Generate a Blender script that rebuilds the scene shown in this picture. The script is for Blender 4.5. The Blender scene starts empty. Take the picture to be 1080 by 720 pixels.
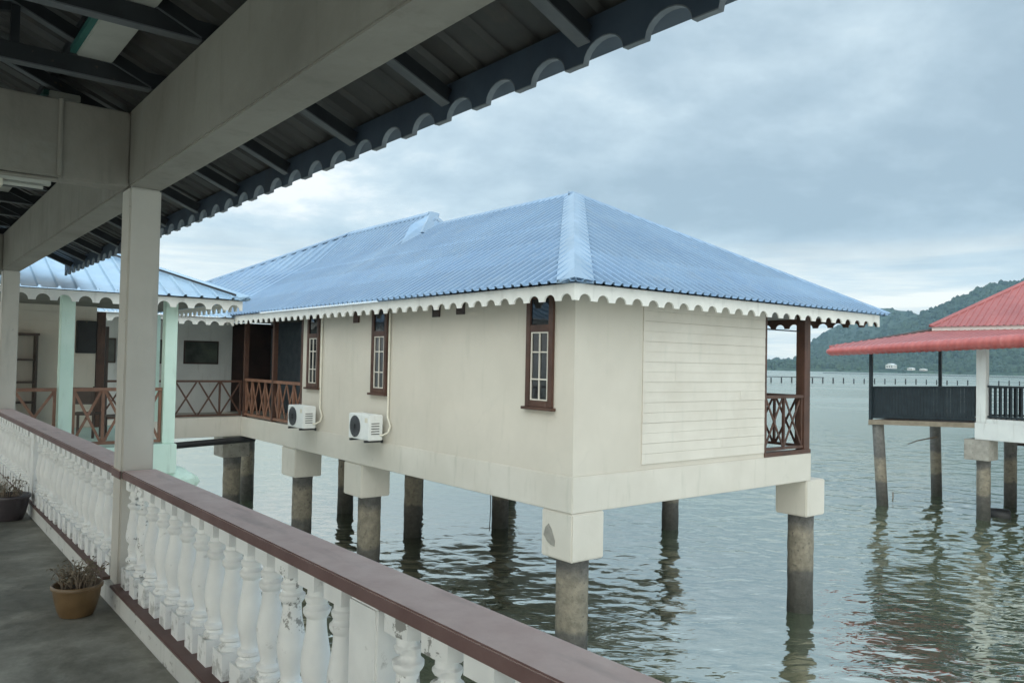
import bpy, bmesh, math, random
import numpy as np
from mathutils import Vector, Matrix
R = math.radians
random.seed(7)
rng = np.random.default_rng(5)
scene = bpy.context.scene
col = scene.collection

# ---------------------------------------------------------------- camera
F_PX, YAW, PITCH, ROLL = 830.95, 0.6744, 0.0268, 0.0197
cam_d = bpy.data.cameras.new('camera'); cam = bpy.data.objects.new('camera', cam_d); col.objects.link(cam)
cam_d.sensor_width = 36.0; cam_d.lens = F_PX / 1080 * 36.0
cam_d.clip_start = 0.05; cam_d.clip_end = 20000
fw = Vector((math.sin(YAW)*math.cos(PITCH), math.cos(YAW)*math.cos(PITCH), math.sin(PITCH)))
rt = Vector((math.cos(YAW), -math.sin(YAW), 0)); up = rt.cross(fw)
c_, s_ = math.cos(ROLL), math.sin(ROLL)
rt2 = c_*rt + s_*up; up2 = -s_*rt + c_*up
M = Matrix((rt2, up2, -fw)).transposed().to_4x4(); M.translation = Vector((0, 0, 1.6))
cam.matrix_world = M
scene.camera = cam

# ---------------------------------------------------------------- sky, sun, exposure
SUN_EL, SUN_AZ = R(38), R(208)      # azimuth clockwise from +Y
world = bpy.data.worlds.new('World'); scene.world = world; world.use_nodes = True
wn = world.node_tree; wn.nodes.clear()
def N(t, kind, **kw):
    n = t.nodes.new(kind)
    for k, v in kw.items(): setattr(n, k, v)
    return n
def ramp(t, stops, interp='LINEAR'):
    n = t.nodes.new('ShaderNodeValToRGB'); n.color_ramp.interpolation = interp
    e = n.color_ramp.elements
    while len(e) < len(stops): e.new(0.5)
    for i, (p, c) in enumerate(stops):
        e[i].position = p
        e[i].color = (*c, 1) if isinstance(c, (tuple, list)) else (c, c, c, 1)
    return n
def mathn(t, op, a=None, b=None, clamp=False):
    n = t.nodes.new('ShaderNodeMath'); n.operation = op; n.use_clamp = clamp
    for i, v in enumerate((a, b)):
        if v is None: continue
        if isinstance(v, (int, float)): n.inputs[i].default_value = v
        else: t.links.new(v, n.inputs[i])
    return n.outputs[0]
def mix(t, fac, a, b, blend='MIX'):
    n = t.nodes.new('ShaderNodeMix'); n.data_type = 'RGBA'; n.blend_type = blend
    for sock, v in ((n.inputs[0], fac), (n.inputs[6], a), (n.inputs[7], b)):
        if isinstance(v, (int, float)): sock.default_value = v
        elif isinstance(v, (tuple, list)): sock.default_value = (*v, 1)
        else: t.links.new(v, sock)
    return n.outputs[2]
def build_world():
    t = wn; L = t.links.new
    tc = N(t, 'ShaderNodeTexCoord'); sep = N(t, 'ShaderNodeSeparateXYZ'); L(tc.outputs['Generated'], sep.inputs[0])
    zc = mathn(t, 'MAXIMUM', sep.outputs[2], 0.0)
    den = mathn(t, 'ADD', zc, 0.26)
    inv = mathn(t, 'DIVIDE', 1.0, den)
    vm = N(t, 'ShaderNodeVectorMath', operation='SCALE'); L(tc.outputs['Generated'], vm.inputs[0]); L(inv, vm.inputs['Scale'])
    mp = N(t, 'ShaderNodeMapping'); mp.inputs['Scale'].default_value = (1, 1, 0.3); mp.inputs['Location'].default_value = (3.1, 1.7, 0)
    mp.inputs['Rotation'].default_value = (0, 0, R(35))
    L(vm.outputs[0], mp.inputs[0])
    n1 = N(t, 'ShaderNodeTexNoise'); n1.inputs['Scale'].default_value = 1.25; n1.inputs['Detail'].default_value = 8; n1.inputs['Roughness'].default_value = 0.6; n1.inputs['Distortion'].default_value = 0.25
    L(mp.outputs[0], n1.inputs['Vector'])
    n2 = N(t, 'ShaderNodeTexNoise'); n2.inputs['Scale'].default_value = 3.4; n2.inputs['Detail'].default_value = 6; n2.inputs['Roughness'].default_value = 0.6
    L(mp.outputs[0], n2.inputs['Vector'])
    s = mathn(t, 'ADD', mathn(t, 'MULTIPLY', n1.outputs[0], 0.72), mathn(t, 'MULTIPLY', n2.outputs[0], 0.28))
    dv = N(t, 'ShaderNodeVectorMath', operation='DOT_PRODUCT'); L(tc.outputs['Generated'], dv.inputs[0]); dv.inputs[1].default_value = (-0.6, 0.8, 0)
    s = mathn(t, 'ADD', s, mathn(t, 'MULTIPLY', mathn(t, 'SUBTRACT', dv.outputs['Value'], 0.22), 0.12))
    cr = ramp(t, [(0.38, (0.36, 0.465, 0.54)), (0.46, (0.45, 0.565, 0.64)), (0.53, (0.57, 0.69, 0.755)), (0.58, (0.70, 0.80, 0.84)), (0.645, (1.0, 1.02, 1.0))])
    L(s, cr.inputs[0])
    # low sky: pale broken streaks near the horizon
    st = N(t, 'ShaderNodeMapping'); st.inputs['Scale'].default_value = (2.2, 2.2, 26)
    L(tc.outputs['Generated'], st.inputs[0])
    n3 = N(t, 'ShaderNodeTexNoise'); n3.inputs['Scale'].default_value = 1.0; n3.inputs['Detail'].default_value = 6; n3.inputs['Roughness'].default_value = 0.6; n3.inputs['Distortion'].default_value = 0.4
    L(st.outputs[0], n3.inputs['Vector'])
    cr3 = ramp(t, [(0.34, (0.55, 0.68, 0.75)), (0.45, (0.74, 0.84, 0.87)), (0.58, (1.25, 1.2, 1.06))])
    L(n3.outputs[0], cr3.inputs[0])
    lowm = ramp(t, [(0.0, 1.0), (0.08, 0.9), (0.17, 0.0)]); lowm.color_ramp.interpolation = 'EASE'
    L(zc, lowm.inputs[0])
    # the left of the sky is paler and smoother: wide direction gradient
    base = mix(t, lowm.outputs[0], cr.outputs[0], cr3.outputs[0])
    # overcast sky is brighter towards the zenith
    zen = ramp(t, [(0.0, 0.96), (0.40, 0.96), (0.66, 1.9), (1.0, 2.6)])
    L(zc, zen.inputs[0])
    base = mix(t, 1.0, base, zen.outputs[0], 'MULTIPLY')
    # unseen sky behind the viewer made brighter, added to fill the shaded walkway
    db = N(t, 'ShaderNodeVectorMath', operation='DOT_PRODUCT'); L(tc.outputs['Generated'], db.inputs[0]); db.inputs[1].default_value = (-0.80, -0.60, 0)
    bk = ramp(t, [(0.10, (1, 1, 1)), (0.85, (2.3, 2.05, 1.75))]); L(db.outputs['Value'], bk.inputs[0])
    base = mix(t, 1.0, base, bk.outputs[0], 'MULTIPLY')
    sky = N(t, 'ShaderNodeTexSky', sky_type='NISHITA'); sky.sun_disc = False; sky.sun_elevation = SUN_EL; sky.sun_rotation = SUN_AZ
    sc = N(t, 'ShaderNodeVectorMath', operation='SCALE'); L(base, sc.inputs[0]); sc.inputs['Scale'].default_value = 11.2
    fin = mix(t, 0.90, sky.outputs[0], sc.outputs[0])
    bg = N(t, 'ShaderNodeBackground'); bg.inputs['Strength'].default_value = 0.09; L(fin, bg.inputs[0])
    out = N(t, 'ShaderNodeOutputWorld'); L(bg.outputs[0], out.inputs[0])
build_world()
sun_d = bpy.data.lights.new('sun', 'SUN'); sun = bpy.data.objects.new('sun', sun_d); col.objects.link(sun)
sun_d.energy = 0.75; sun_d.angle = R(60); sun_d.color = (1.0, 0.96, 0.88)
sd = Vector((math.sin(SUN_AZ)*math.cos(SUN_EL), math.cos(SUN_AZ)*math.cos(SUN_EL), math.sin(SUN_EL)))
sun.rotation_euler = sd.to_track_quat('Z', 'Y').to_euler()
sun.location = (0, 0, 40)
vs = scene.view_settings
scene.display_settings.display_device = 'sRGB'
vs.view_transform = 'Standard'; vs.look = 'None'; vs.exposure = 0.34; vs.gamma = 1.0
try: vs.use_curve_mapping = False
except Exception: pass
scene.cycles.max_bounces = 10; scene.cycles.diffuse_bounces = 5; scene.cycles.glossy_bounces = 4
scene.cycles.use_denoising = True
scene.cycles.sample_clamp_indirect = 6

# ---------------------------------------------------------------- materials
def new_mat(name):
    m = bpy.data.materials.new(name); m.use_nodes = True
    t = m.node_tree; b = t.nodes['Principled BSDF']
    return m, t, b
def pos(t, scale=(1, 1, 1)):
    g = N(t, 'ShaderNodeNewGeometry'); mp = N(t, 'ShaderNodeMapping'); mp.inputs['Scale'].default_value = scale
    t.links.new(g.outputs['Position'], mp.inputs[0]); return mp.outputs[0]
def noise(t, scale, detail=4, rough=0.55, vec=None, dist=0.0):
    n = N(t, 'ShaderNodeTexNoise'); n.inputs['Scale'].default_value = scale; n.inputs['Detail'].default_value = detail
    n.inputs['Roughness'].default_value = rough; n.inputs['Distortion'].default_value = dist
    t.links.new(vec if vec is not None else pos(t), n.inputs['Vector']); return n.outputs[0]
def bump(t, b, h, strength=0.3, dist=0.01):
    n = N(t, 'ShaderNodeBump'); n.inputs['Strength'].default_value = strength; n.inputs['Distance'].default_value = dist
    t.links.new(h, n.inputs['Height']); t.links.new(n.outputs[0], b.inputs['Normal'])
def surf(name, c1, c2, scale=3.0, rough=0.6, streak=None, streak_amt=0.5, streak_lo=0.56, spots=None, spots_lo=0.62, spots_scale=14, spots_amt=0.8,
         bscale=40, bstr=0.15, bdist=0.004, spec=0.5, metal=0.0, cracks=0.0):
    m, t, b = new_mat(name); L = t.links.new
    n = noise(t, scale, 5, 0.6)
    r = ramp(t, [(0.32, c1), (0.68, c2)]); L(n, r.inputs[0]); c = r.outputs[0]
    if streak:
        sn = noise(t, 1.0, 5, 0.62, pos(t, (7, 7, 0.9)))
        sr = ramp(t, [(streak_lo, 0.0), (streak_lo+0.16, streak_amt)]); L(sn, sr.inputs[0])
        c = mix(t, sr.outputs[0], c, streak)
    if spots:
        pn = noise(t, spots_scale, 5, 0.65)
        pr = ramp(t, [(spots_lo, 0.0), (spots_lo+0.035, spots_amt)]); L(pn, pr.inputs[0])
        c = mix(t, pr.outputs[0], c, spots)
    if cracks:
        vo = N(t, 'ShaderNodeTexVoronoi', feature='DISTANCE_TO_EDGE'); vo.inputs['Scale'].default_value = 0.55
        wv = N(t, 'ShaderNodeVectorMath', operation='ADD'); wn_ = N(t, 'ShaderNodeTexNoise'); wn_.inputs['Scale'].default_value = 2.5; wn_.inputs['Detail'].default_value = 5
        pv = pos(t); L(pv, wn_.inputs['Vector']); L(pv, wv.inputs[0]); ws = N(t, 'ShaderNodeVectorMath', operation='SCALE'); L(wn_.outputs['Color'], ws.inputs[0]); ws.inputs['Scale'].default_value = 0.5; L(ws.outputs[0], wv.inputs[1]); L(wv.outputs[0], vo.inputs['Vector'])
        ck = ramp(t, [(0.0, 1.0), (0.006, 0.0)]); L(vo.outputs['Distance'], ck.inputs[0])
        km = ramp(t, [(0.54, 0.0), (0.62, cracks)]); L(noise(t, 0.7, 3), km.inputs[0])
        c = mix(t, mathn(t, 'MULTIPLY', ck.outputs[0], km.outputs[0]), c, (0.22, 0.215, 0.19))
        # broad faint blotches of old repainting and damp
        bl = ramp(t, [(0.42, 0.0), (0.62, 0.22)]); L(noise(t, 0.35, 6, 0.65, dist=0.8), bl.inputs[0])
        c = mix(t, bl.outputs[0], c, (0.50, 0.485, 0.42))
    L(c, b.inputs['Base Color'])
    b.inputs['Roughness'].default_value = rough; b.inputs['Metallic'].default_value = metal
    b.inputs['Specular IOR Level'].default_value = spec
    if bstr: bump(t, b, noise(t, bscale, 4, 0.6), bstr, bdist)
    return m
MAT = {}
MAT['cream'] = surf('cream_wall_paint', (0.56, 0.51, 0.44), (0.635, 0.58, 0.505), 0.7, 0.7, streak=(0.43, 0.41, 0.34), streak_amt=0.26, streak_lo=0.57, spots=(0.33, 0.33, 0.31), spots_lo=0.72, spots_scale=5, spots_amt=0.5, bscale=9, bstr=0.3, bdist=0.01, cracks=0.10)
MAT['cream_beam'] = surf('cream_beam_paint', (0.585, 0.54, 0.475), (0.66, 0.615, 0.55), 1.0, 0.65, streak=(0.40, 0.385, 0.32), streak_amt=0.38, streak_lo=0.56, spots=(0.30, 0.30, 0.28), spots_lo=0.72, spots_scale=4, spots_amt=0.6, bscale=9, bstr=0.3, bdist=0.01, cracks=0.14)
MAT['grey_white'] = surf('weathered_white_paint', (0.48, 0.455, 0.41), (0.58, 0.55, 0.50), 1.4, 0.75, streak=(0.36, 0.35, 0.325), streak_amt=0.5, spots=(0.22, 0.22, 0.21), spots_lo=0.72, spots_scale=9, spots_amt=0.6, bscale=20, bstr=0.25)
MAT['beam_paint'] = surf('shaded_beam_paint', (0.185, 0.168, 0.143), (0.25, 0.228, 0.195), 1.1, 0.8, streak=(0.14, 0.128, 0.108), streak_amt=0.5, streak_lo=0.54, spots=(0.10, 0.093, 0.082), spots_lo=0.70, spots_scale=7, spots_amt=0.6, bscale=7, bstr=0.5, bdist=0.012, cracks=0.7)  # the column paint darkened, shade under the roof put into its colour
MAT['mint'] = surf('mint_paint', (0.56, 0.73, 0.64), (0.65, 0.80, 0.71), 1.5, 0.6, streak=(0.34, 0.42, 0.36), streak_amt=0.5, spots=(0.5, 0.5, 0.46), spots_lo=0.68, spots_scale=7, bscale=25, bstr=0.2)
MAT['plank_white'] = surf('white_plank_paint', (0.60, 0.55, 0.48), (0.68, 0.63, 0.56), 1.3, 0.6, streak=(0.5, 0.49, 0.43), streak_amt=0.35, bscale=35, bstr=0.12)
MAT['fascia'] = surf('white_fascia_paint', (0.70, 0.68, 0.64), (0.80, 0.775, 0.73), 2.0, 0.55, streak=(0.45, 0.43, 0.40), streak_amt=0.5, streak_lo=0.58, bscale=35, bstr=0.1)
MAT['brown_wood'] = surf('dark_brown_wood', (0.055, 0.026, 0.018), (0.105, 0.050, 0.034), 3.0, 0.5, streak=(0.16, 0.09, 0.065), streak_amt=0.6, bscale=50, bstr=0.2)
MAT['red_wood'] = surf('reddish_brown_rail_wood', (0.16, 0.075, 0.045), (0.26, 0.13, 0.085), 4.0, 0.55, streak=(0.10, 0.05, 0.03), streak_amt=0.6, bscale=50, bstr=0.2)
MAT['door_dark'] = surf('dark_door_wood', (0.03, 0.02, 0.018), (0.06, 0.035, 0.03), 2.0, 0.45)
MAT['dark_steel'] = surf('dark_painted_steel', (0.009, 0.011, 0.014), (0.019, 0.022, 0.026), 6.0, 0.55, spots=(0.09, 0.06, 0.045), spots_lo=0.66, spots_scale=11)
MAT['eave_board'] = surf('slate_blue_eave_paint', (0.038, 0.056, 0.085), (0.060, 0.084, 0.118), 3.0, 0.6, streak=(0.05, 0.06, 0.075), streak_amt=0.6, bscale=40, bstr=0.2)
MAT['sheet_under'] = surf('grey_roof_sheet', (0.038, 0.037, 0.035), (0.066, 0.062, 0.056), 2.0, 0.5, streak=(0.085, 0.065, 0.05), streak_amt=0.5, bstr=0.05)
MAT['lit_overhang'] = surf('lit_slate_overhang', (0.085, 0.115, 0.15), (0.12, 0.15, 0.19), 3.0, 0.5)
MAT['lit_lip'] = surf('lit_steel_lip', (0.075, 0.082, 0.09), (0.12, 0.128, 0.135), 5.0, 0.5)
MAT['black_green'] = surf('black_green_boards', (0.010, 0.018, 0.024), (0.022, 0.034, 0.042), 4.0, 0.5)
MAT['fan_grey'] = surf('shadowed_fan_blades', (0.11, 0.115, 0.13), (0.16, 0.165, 0.18), 9, 0.5, bstr=0)
MAT['rim_lit'] = surf('lit_cut_edge', (0.13, 0.15, 0.17), (0.20, 0.22, 0.24), 6, 0.6, bstr=0)
MAT['black'] = surf('black_plastic', (0.012, 0.012, 0.013), (0.02, 0.02, 0.022), 8, 0.5, bstr=0)
MAT['ac_white'] = surf('white_enamel', (0.70, 0.71, 0.70), (0.78, 0.79, 0.78), 5, 0.35, streak=(0.36, 0.30, 0.24), streak_amt=0.45, streak_lo=0.6, bstr=0)
MAT['pvc'] = surf('cream_pipe_lagging', (0.64, 0.60, 0.50), (0.74, 0.70, 0.60), 6, 0.5, bstr=0)
MAT['concrete'] = surf('raw_concrete', (0.24, 0.225, 0.20), (0.38, 0.36, 0.32), 4, 0.85, spots=(0.13, 0.125, 0.12), spots_lo=0.62, spots_scale=9, bscale=30, bstr=0.5)
MAT['red_roof'] = surf('faded_red_roof_sheet', (0.29, 0.085, 0.085), (0.37, 0.11, 0.105), 1.5, 0.45, streak=(0.42, 0.22, 0.21), streak_amt=0.4, bstr=0.03)
MAT['red_awning'] = surf('red_awning_sheet', (0.36, 0.08, 0.075), (0.44, 0.115, 0.105), 2.5, 0.42, streak=(0.56, 0.26, 0.25), streak_amt=0.4, bstr=0.03)
MAT['white_house'] = surf('grey_white_house_paint', (0.58, 0.60, 0.60), (0.68, 0.70, 0.69), 1.2, 0.65, streak=(0.38, 0.38, 0.36), streak_amt=0.5)
MAT['plank_tan'] = surf('weathered_deck_timber', (0.20, 0.165, 0.12), (0.30, 0.25, 0.19), 4, 0.75)
MAT['terracotta'] = surf('glazed_brown_pot', (0.10, 0.062, 0.028), (0.17, 0.105, 0.048), 6, 0.4, streak=(0.10, 0.05, 0.025), streak_amt=0.6, bstr=0.05)
MAT['navy_pot'] = surf('dark_glazed_pot', (0.035, 0.030, 0.036), (0.06, 0.05, 0.055), 5, 0.35, bstr=0.05)
MAT['soil'] = surf('dry_soil', (0.05, 0.035, 0.025), (0.10, 0.075, 0.05), 20, 0.95, bscale=60, bstr=0.8, bdist=0.02)
MAT['dry_stem'] = surf('withered_stem', (0.16, 0.12, 0.09), (0.26, 0.21, 0.16), 9, 0.9, bstr=0)
MAT['dry_leaf'] = surf('withered_leaf', (0.12, 0.11, 0.075), (0.24, 0.19, 0.14), 12, 0.9, bstr=0)
MAT['sand'] = surf('shore_sand', (0.24, 0.22, 0.17), (0.34, 0.31, 0.25), 0.1, 0.9, bstr=0)
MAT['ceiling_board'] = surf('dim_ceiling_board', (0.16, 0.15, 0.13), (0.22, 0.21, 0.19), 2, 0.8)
MAT['curtain'] = surf('curtain_and_recess_shade', (0.05, 0.065, 0.08), (0.08, 0.10, 0.12), 4, 0.9)
MAT['aqua_trim'] = surf('green_trim_paint', (0.02, 0.10, 0.085), (0.03, 0.14, 0.12), 4, 0.5)
MAT['picture'] = surf('dark_landscape_print', (0.015, 0.02, 0.022), (0.10, 0.12, 0.10), 1.6, 0.3, bstr=0)
MAT['lamp_off'] = surf('white_batten_enamel', (0.38, 0.38, 0.34), (0.46, 0.46, 0.42), 5, 0.45, bstr=0)
def mk_glass():
    m, t, b = new_mat('dark_window_glass')
    b.inputs['Base Color'].default_value = (0.012, 0.016, 0.02, 1); b.inputs['Roughness'].default_value = 0.04
    b.inputs['Specular IOR Level'].default_value = 0.6
    bump(t, b, noise(t, 2.2, 2), 0.12, 0.01); return m
MAT['glass'] = mk_glass()
def mk_roof(name, c1, c2, rough, streak):
    m, t, b = new_mat(name); L = t.links.new
    n = noise(t, 0.7, 6, 0.62)
    r = ramp(t, [(0.3, c1), (0.7, c2)]); L(n, r.inputs[0])
    d = noise(t, 2.5, 6, 0.7, pos(t, (1, 1, 1)))
    dr = ramp(t, [(0.55, 0.0), (0.78, 0.5)]); L(d, dr.inputs[0])
    L(mix(t, dr.outputs[0], r.outputs[0], streak), b.inputs['Base Color'])
    g = N(t, 'ShaderNodeNewGeometry'); sn = N(t, 'ShaderNodeSeparateXYZ'); sp = N(t, 'ShaderNodeSeparateXYZ'); L(g.outputs['True Normal'], sn.inputs[0]); L(g.outputs['Position'], sp.inputs[0])
    isx = mathn(t, 'GREATER_THAN', mathn(t, 'ABSOLUTE', sn.outputs[0]), mathn(t, 'ABSOLUTE', sn.outputs[1]))
    al = mathn(t, 'ADD', mathn(t, 'MULTIPLY', sp.outputs[1], isx), mathn(t, 'MULTIPLY', sp.outputs[0], mathn(t, 'SUBTRACT', 1.0, isx)))
    cv = N(t, 'ShaderNodeCombineXYZ'); L(mathn(t, 'FLOOR', mathn(t, 'DIVIDE', al, 0.8)), cv.inputs[0]); L(mathn(t, 'FLOOR', mathn(t, 'DIVIDE', sp.outputs[2], 1.37)), cv.inputs[1])
    wh = N(t, 'ShaderNodeTexWhiteNoise', noise_dimensions='2D'); L(cv.outputs[0], wh.inputs['Vector'])
    pr_ = ramp(t, [(0.0, 0.90), (1.0, 1.10)]); L(wh.outputs['Value'], pr_.inputs[0])
    gr_ = noise(t, 1.0, 6, 0.65, pos(t, (2.2, 2.2, 0.6))); gm = ramp(t, [(0.52, 0.0), (0.72, 0.30)]); L(gr_, gm.inputs[0])
    L(mix(t, gm.outputs[0], mix(t, 1.0, mix(t, dr.outputs[0], r.outputs[0], streak), pr_.outputs[0], 'MULTIPLY'), (0.22, 0.26, 0.31)), b.inputs['Base Color'])
    rn = noise(t, 4, 4); rr = ramp(t, [(0.3, rough-0.08), (0.7, rough+0.12)]); L(rn, rr.inputs[0]); L(rr.outputs[0], b.inputs['Roughness'])
    b.inputs['Specular IOR Level'].default_value = 0.6
    bump(t, b, noise(t, 6, 3), 0.1, 0.01)
    return m
MAT['blue_roof'] = mk_roof('blue_metal_roof', (0.17, 0.27, 0.41), (0.225, 0.335, 0.475), 0.42, (0.32, 0.40, 0.48))
MAT['blue_cap'] = mk_roof('pale_blue_ridge_flashing', (0.22, 0.32, 0.44), (0.29, 0.39, 0.51), 0.42, (0.36, 0.43, 0.50))
MAT['pale_roof'] = mk_roof('pale_blue_metal_roof', (0.25, 0.38, 0.52), (0.33, 0.45, 0.57), 0.38, (0.40, 0.48, 0.55))
def mk_floor():
    m, t, b = new_mat('worn_concrete_floor'); L = t.links.new
    n = noise(t, 1.7, 9, 0.72, dist=0.15); r = ramp(t, [(0.32, (0.11, 0.108, 0.09)), (0.5, (0.23, 0.225, 0.195)), (0.66, (0.36, 0.35, 0.31))]); L(n, r.inputs[0])
    n2 = noise(t, 24, 5, 0.7); r2 = ramp(t, [(0.62, 0.0), (0.72, 0.35)]); L(n2, r2.inputs[0])
    c = mix(t, r2.outputs[0], r.outputs[0], (0.30, 0.30, 0.26))
    n3 = noise(t, 0.9, 7, 0.66, dist=0.3); r3 = ramp(t, [(0.50, 0.0), (0.57, 0.6)]); L(n3, r3.inputs[0])
    c = mix(t, r3.outputs[0], c, (0.085, 0.085, 0.07))
    L(c, b.inputs['Base Color'])
    rr = ramp(t, [(0.4, 0.78), (0.65, 0.42)]); L(n3, rr.inputs[0]); L(rr.outputs[0], b.inputs['Roughness'])
    bump(t, b, noise(t, 30, 5), 0.25, 0.01); return m
MAT['floor'] = mk_floor()
def mk_rail():
    m, t, b = new_mat('maroon_rail_paint'); L = t.links.new
    n = noise(t, 2.5, 6, 0.65); r = ramp(t, [(0.3, (0.115, 0.062, 0.058)), (0.7, (0.185, 0.115, 0.108))]); L(n, r.inputs[0])
    # upward faces paler: chalky weathering plus sky light painted in; pale droppings
    g = N(t, 'ShaderNodeNewGeometry'); s = N(t, 'ShaderNodeSeparateXYZ'); L(g.outputs['Normal'], s.inputs[0])
    upm = ramp(t, [(0.6, 0.0), (0.95, 0.9)]); L(s.outputs[2], upm.inputs[0])
    ch = noise(t, 5, 6, 0.7); chr_ = ramp(t, [(0.3, (0.70, 0.50, 0.455)), (0.7, (0.86, 0.67, 0.61))]); L(ch, chr_.inputs[0])
    c = mix(t, upm.outputs[0], r.outputs[0], chr_.outputs[0])
    sp = noise(t, 16, 3, 0.5); sr = ramp(t, [(0.735, 0.0), (0.75, 0.7)]); L(sp, sr.inputs[0])
    c = mix(t, sr.outputs[0], c, (0.55, 0.52, 0.5))
    n2 = noise(t, 1.0, 5, 0.6, pos(t, (9, 1.4, 9))); r2 = ramp(t, [(0.56, 0.0), (0.72, 0.28)]); L(n2, r2.inputs[0])
    c = mix(t, r2.outputs[0], c, (0.16, 0.11, 0.10))
    L(c, b.inputs['Base Color']); b.inputs['Roughness'].default_value = 0.62; b.inputs['Specular IOR Level'].default_value = 0.3
    bump(t, b, noise(t, 35, 5), 0.3, 0.006); return m
MAT['maroon'] = mk_rail()
def mk_baluster(name, lo):
    m, t, b = new_mat(name); L = t.links.new
    n = noise(t, 5, 5); r = ramp(t, [(0.3, (0.70, 0.70, 0.69)), (0.7, (0.82, 0.82, 0.80))]); L(n, r.inputs[0])
    p = noise(t, 13, 6, 0.7); pr = ramp(t, [(lo, 0.0), (lo+0.03, 0.85)]); L(p, pr.inputs[0])
    c = mix(t, pr.outputs[0], r.outputs[0], (0.20, 0.195, 0.18))
    # dirt that has settled in the mouldings of the foot
    g = N(t, 'ShaderNodeNewGeometry'); s = N(t, 'ShaderNodeSeparateXYZ'); L(g.outputs['Position'], s.inputs[0])
    z = mathn(t, 'SUBTRACT', 0.33, s.outputs[2]); z = mathn(t, 'MULTIPLY', z, 3.0, True)
    d = mathn(t, 'ADD', noise(t, 9, 5, 0.7), mathn(t, 'MULTIPLY', z, 0.16))
    dr = ramp(t, [(0.63, 0.0), (0.73, 0.55)]); L(d, dr.inputs[0])
    c = mix(t, dr.outputs[0], c, (0.23, 0.225, 0.20))
    L(c, b.inputs['Base Color']); b.inputs['Roughness'].default_value = 0.62
    bump(t, b, noise(t, 28, 5), 0.35, 0.006); return m
MAT['baluster'] = mk_baluster('baluster_paint', 0.745)
MAT['baluster_bad'] = mk_baluster('peeling_baluster_paint', 0.585)
MAT['maroon_low'] = surf('maroon_kerb_paint', (0.095, 0.050, 0.043), (0.15, 0.088, 0.078), 3.5, 0.6, spots=(0.32, 0.30, 0.28), spots_lo=0.68, spots_scale=16, spots_amt=0.6, bscale=30, bstr=0.3)
MAT['kerb'] = surf('kerb_paint', (0.46, 0.46, 0.44), (0.58, 0.575, 0.55), 2, 0.75, streak=(0.25, 0.25, 0.23), streak_amt=0.5, spots=(0.16, 0.155, 0.14), spots_lo=0.61, spots_scale=10, bstr=0.3)
def mk_pile():
    m, t, b = new_mat('tide_marked_pile'); L = t.links.new
    g = N(t, 'ShaderNodeNewGeometry'); s = N(t, 'ShaderNodeSeparateXYZ'); L(g.outputs['Position'], s.inputs[0])
    w = noise(t, 3, 4); zz = mathn(t, 'ADD', s.outputs[2], mathn(t, 'MULTIPLY', w, 0.35))
    f = mathn(t, 'DIVIDE', mathn(t, 'ADD', zz, 3.1), 2.4)     # 0 at the water, about 1 under the caps
    r = ramp(t, [(0.0, (0.028, 0.030, 0.024)), (0.20, (0.06, 0.058, 0.05)), (0.40, (0.10, 0.095, 0.085)), (0.44, (0.22, 0.195, 0.15)), (0.72, (0.26, 0.23, 0.18)), (0.80, (0.13, 0.125, 0.12)), (1.0, (0.17, 0.165, 0.155))])
    L(f, r.inputs[0])
    n = noise(t, 8, 6, 0.7); nr = ramp(t, [(0.35, 0.68), (0.65, 1.15)]); L(n, nr.inputs[0])
    c = mix(t, 1.0, r.outputs[0], nr.outputs[0], 'MULTIPLY')
    sp = noise(t, 14, 4, 0.6); sr = ramp(t, [(0.60, 0.0), (0.66, 0.7)]); L(sp, sr.inputs[0])
    c = mix(t, sr.outputs[0], c, (0.07, 0.068, 0.06))
    L(c, b.inputs['Base Color']); b.inputs['Roughness'].default_value = 0.85
    bump(t, b, noise(t, 14, 6, 0.7), 0.8, 0.03); return m
MAT['pile'] = mk_pile()
def mk_water():
    m, t, b = new_mat('sea_water'); L = t.links.new
    n = noise(t, 0.02, 4); r = ramp(t, [(0.3, (0.056, 0.078, 0.045)), (0.7, (0.074, 0.098, 0.060))]); L(n, r.inputs[0]); L(r.outputs[0], b.inputs['Base Color'])
    b.inputs['Roughness'].default_value = 0.05; b.inputs['IOR'].default_value = 8.0; b.inputs['Specular Tint'].default_value = (1.0, 1.0, 0.94, 1)
    b.inputs['Specular IOR Level'].default_value = 0.5
    r0_ = N(t, 'ShaderNodeMapping'); r0_.inputs['Rotation'].default_value = (0, 0, R(39)); L(pos(t), r0_.inputs[0])
    rot = N(t, 'ShaderNodeMapping'); rot.inputs['Scale'].default_value = (0.72, 1.5, 1); L(r0_.outputs[0], rot.inputs[0])
    c = noise(t, 3.2, 2, 0.5, rot.outputs[0], 0.6)
    bump(t, b, c, 1.0, 0.014)
    g = N(t, 'ShaderNodeNewGeometry'); s = N(t, 'ShaderNodeSeparateXYZ'); L(g.outputs['Position'], s.inputs[0])
    op = mathn(t, 'MULTIPLY', mathn(t, 'SUBTRACT', s.outputs[0], 28.0), 0.022, True)
    gust = noise(t, 0.03, 3, 0.5, rot.outputs[0])
    L(mathn(t, 'ADD', mathn(t, 'MULTIPLY', op, mathn(t, 'ADD', mathn(t, 'MULTIPLY', gust, 0.26), 0.10)), 0.04), b.inputs['Roughness'])
    return m
MAT['water'] = mk_water()
def mk_forest(name, c1, c2):
    m, t, b = new_mat(name); L = t.links.new
    n = noise(t, 0.02, 5, 0.65); r = ramp(t, [(0.3, c1), (0.7, c2)]); L(n, r.inputs[0])
    n2 = noise(t, 0.16, 4, 0.7); r2 = ramp(t, [(0.32, 0.35), (0.68, 1.6)]); L(n2, r2.inputs[0])
    L(mix(t, 1.0, r.outputs[0], r2.outputs[0], 'MULTIPLY'), b.inputs['Base Color']); b.inputs['Roughness'].default_value = 0.9
    return m
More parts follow.
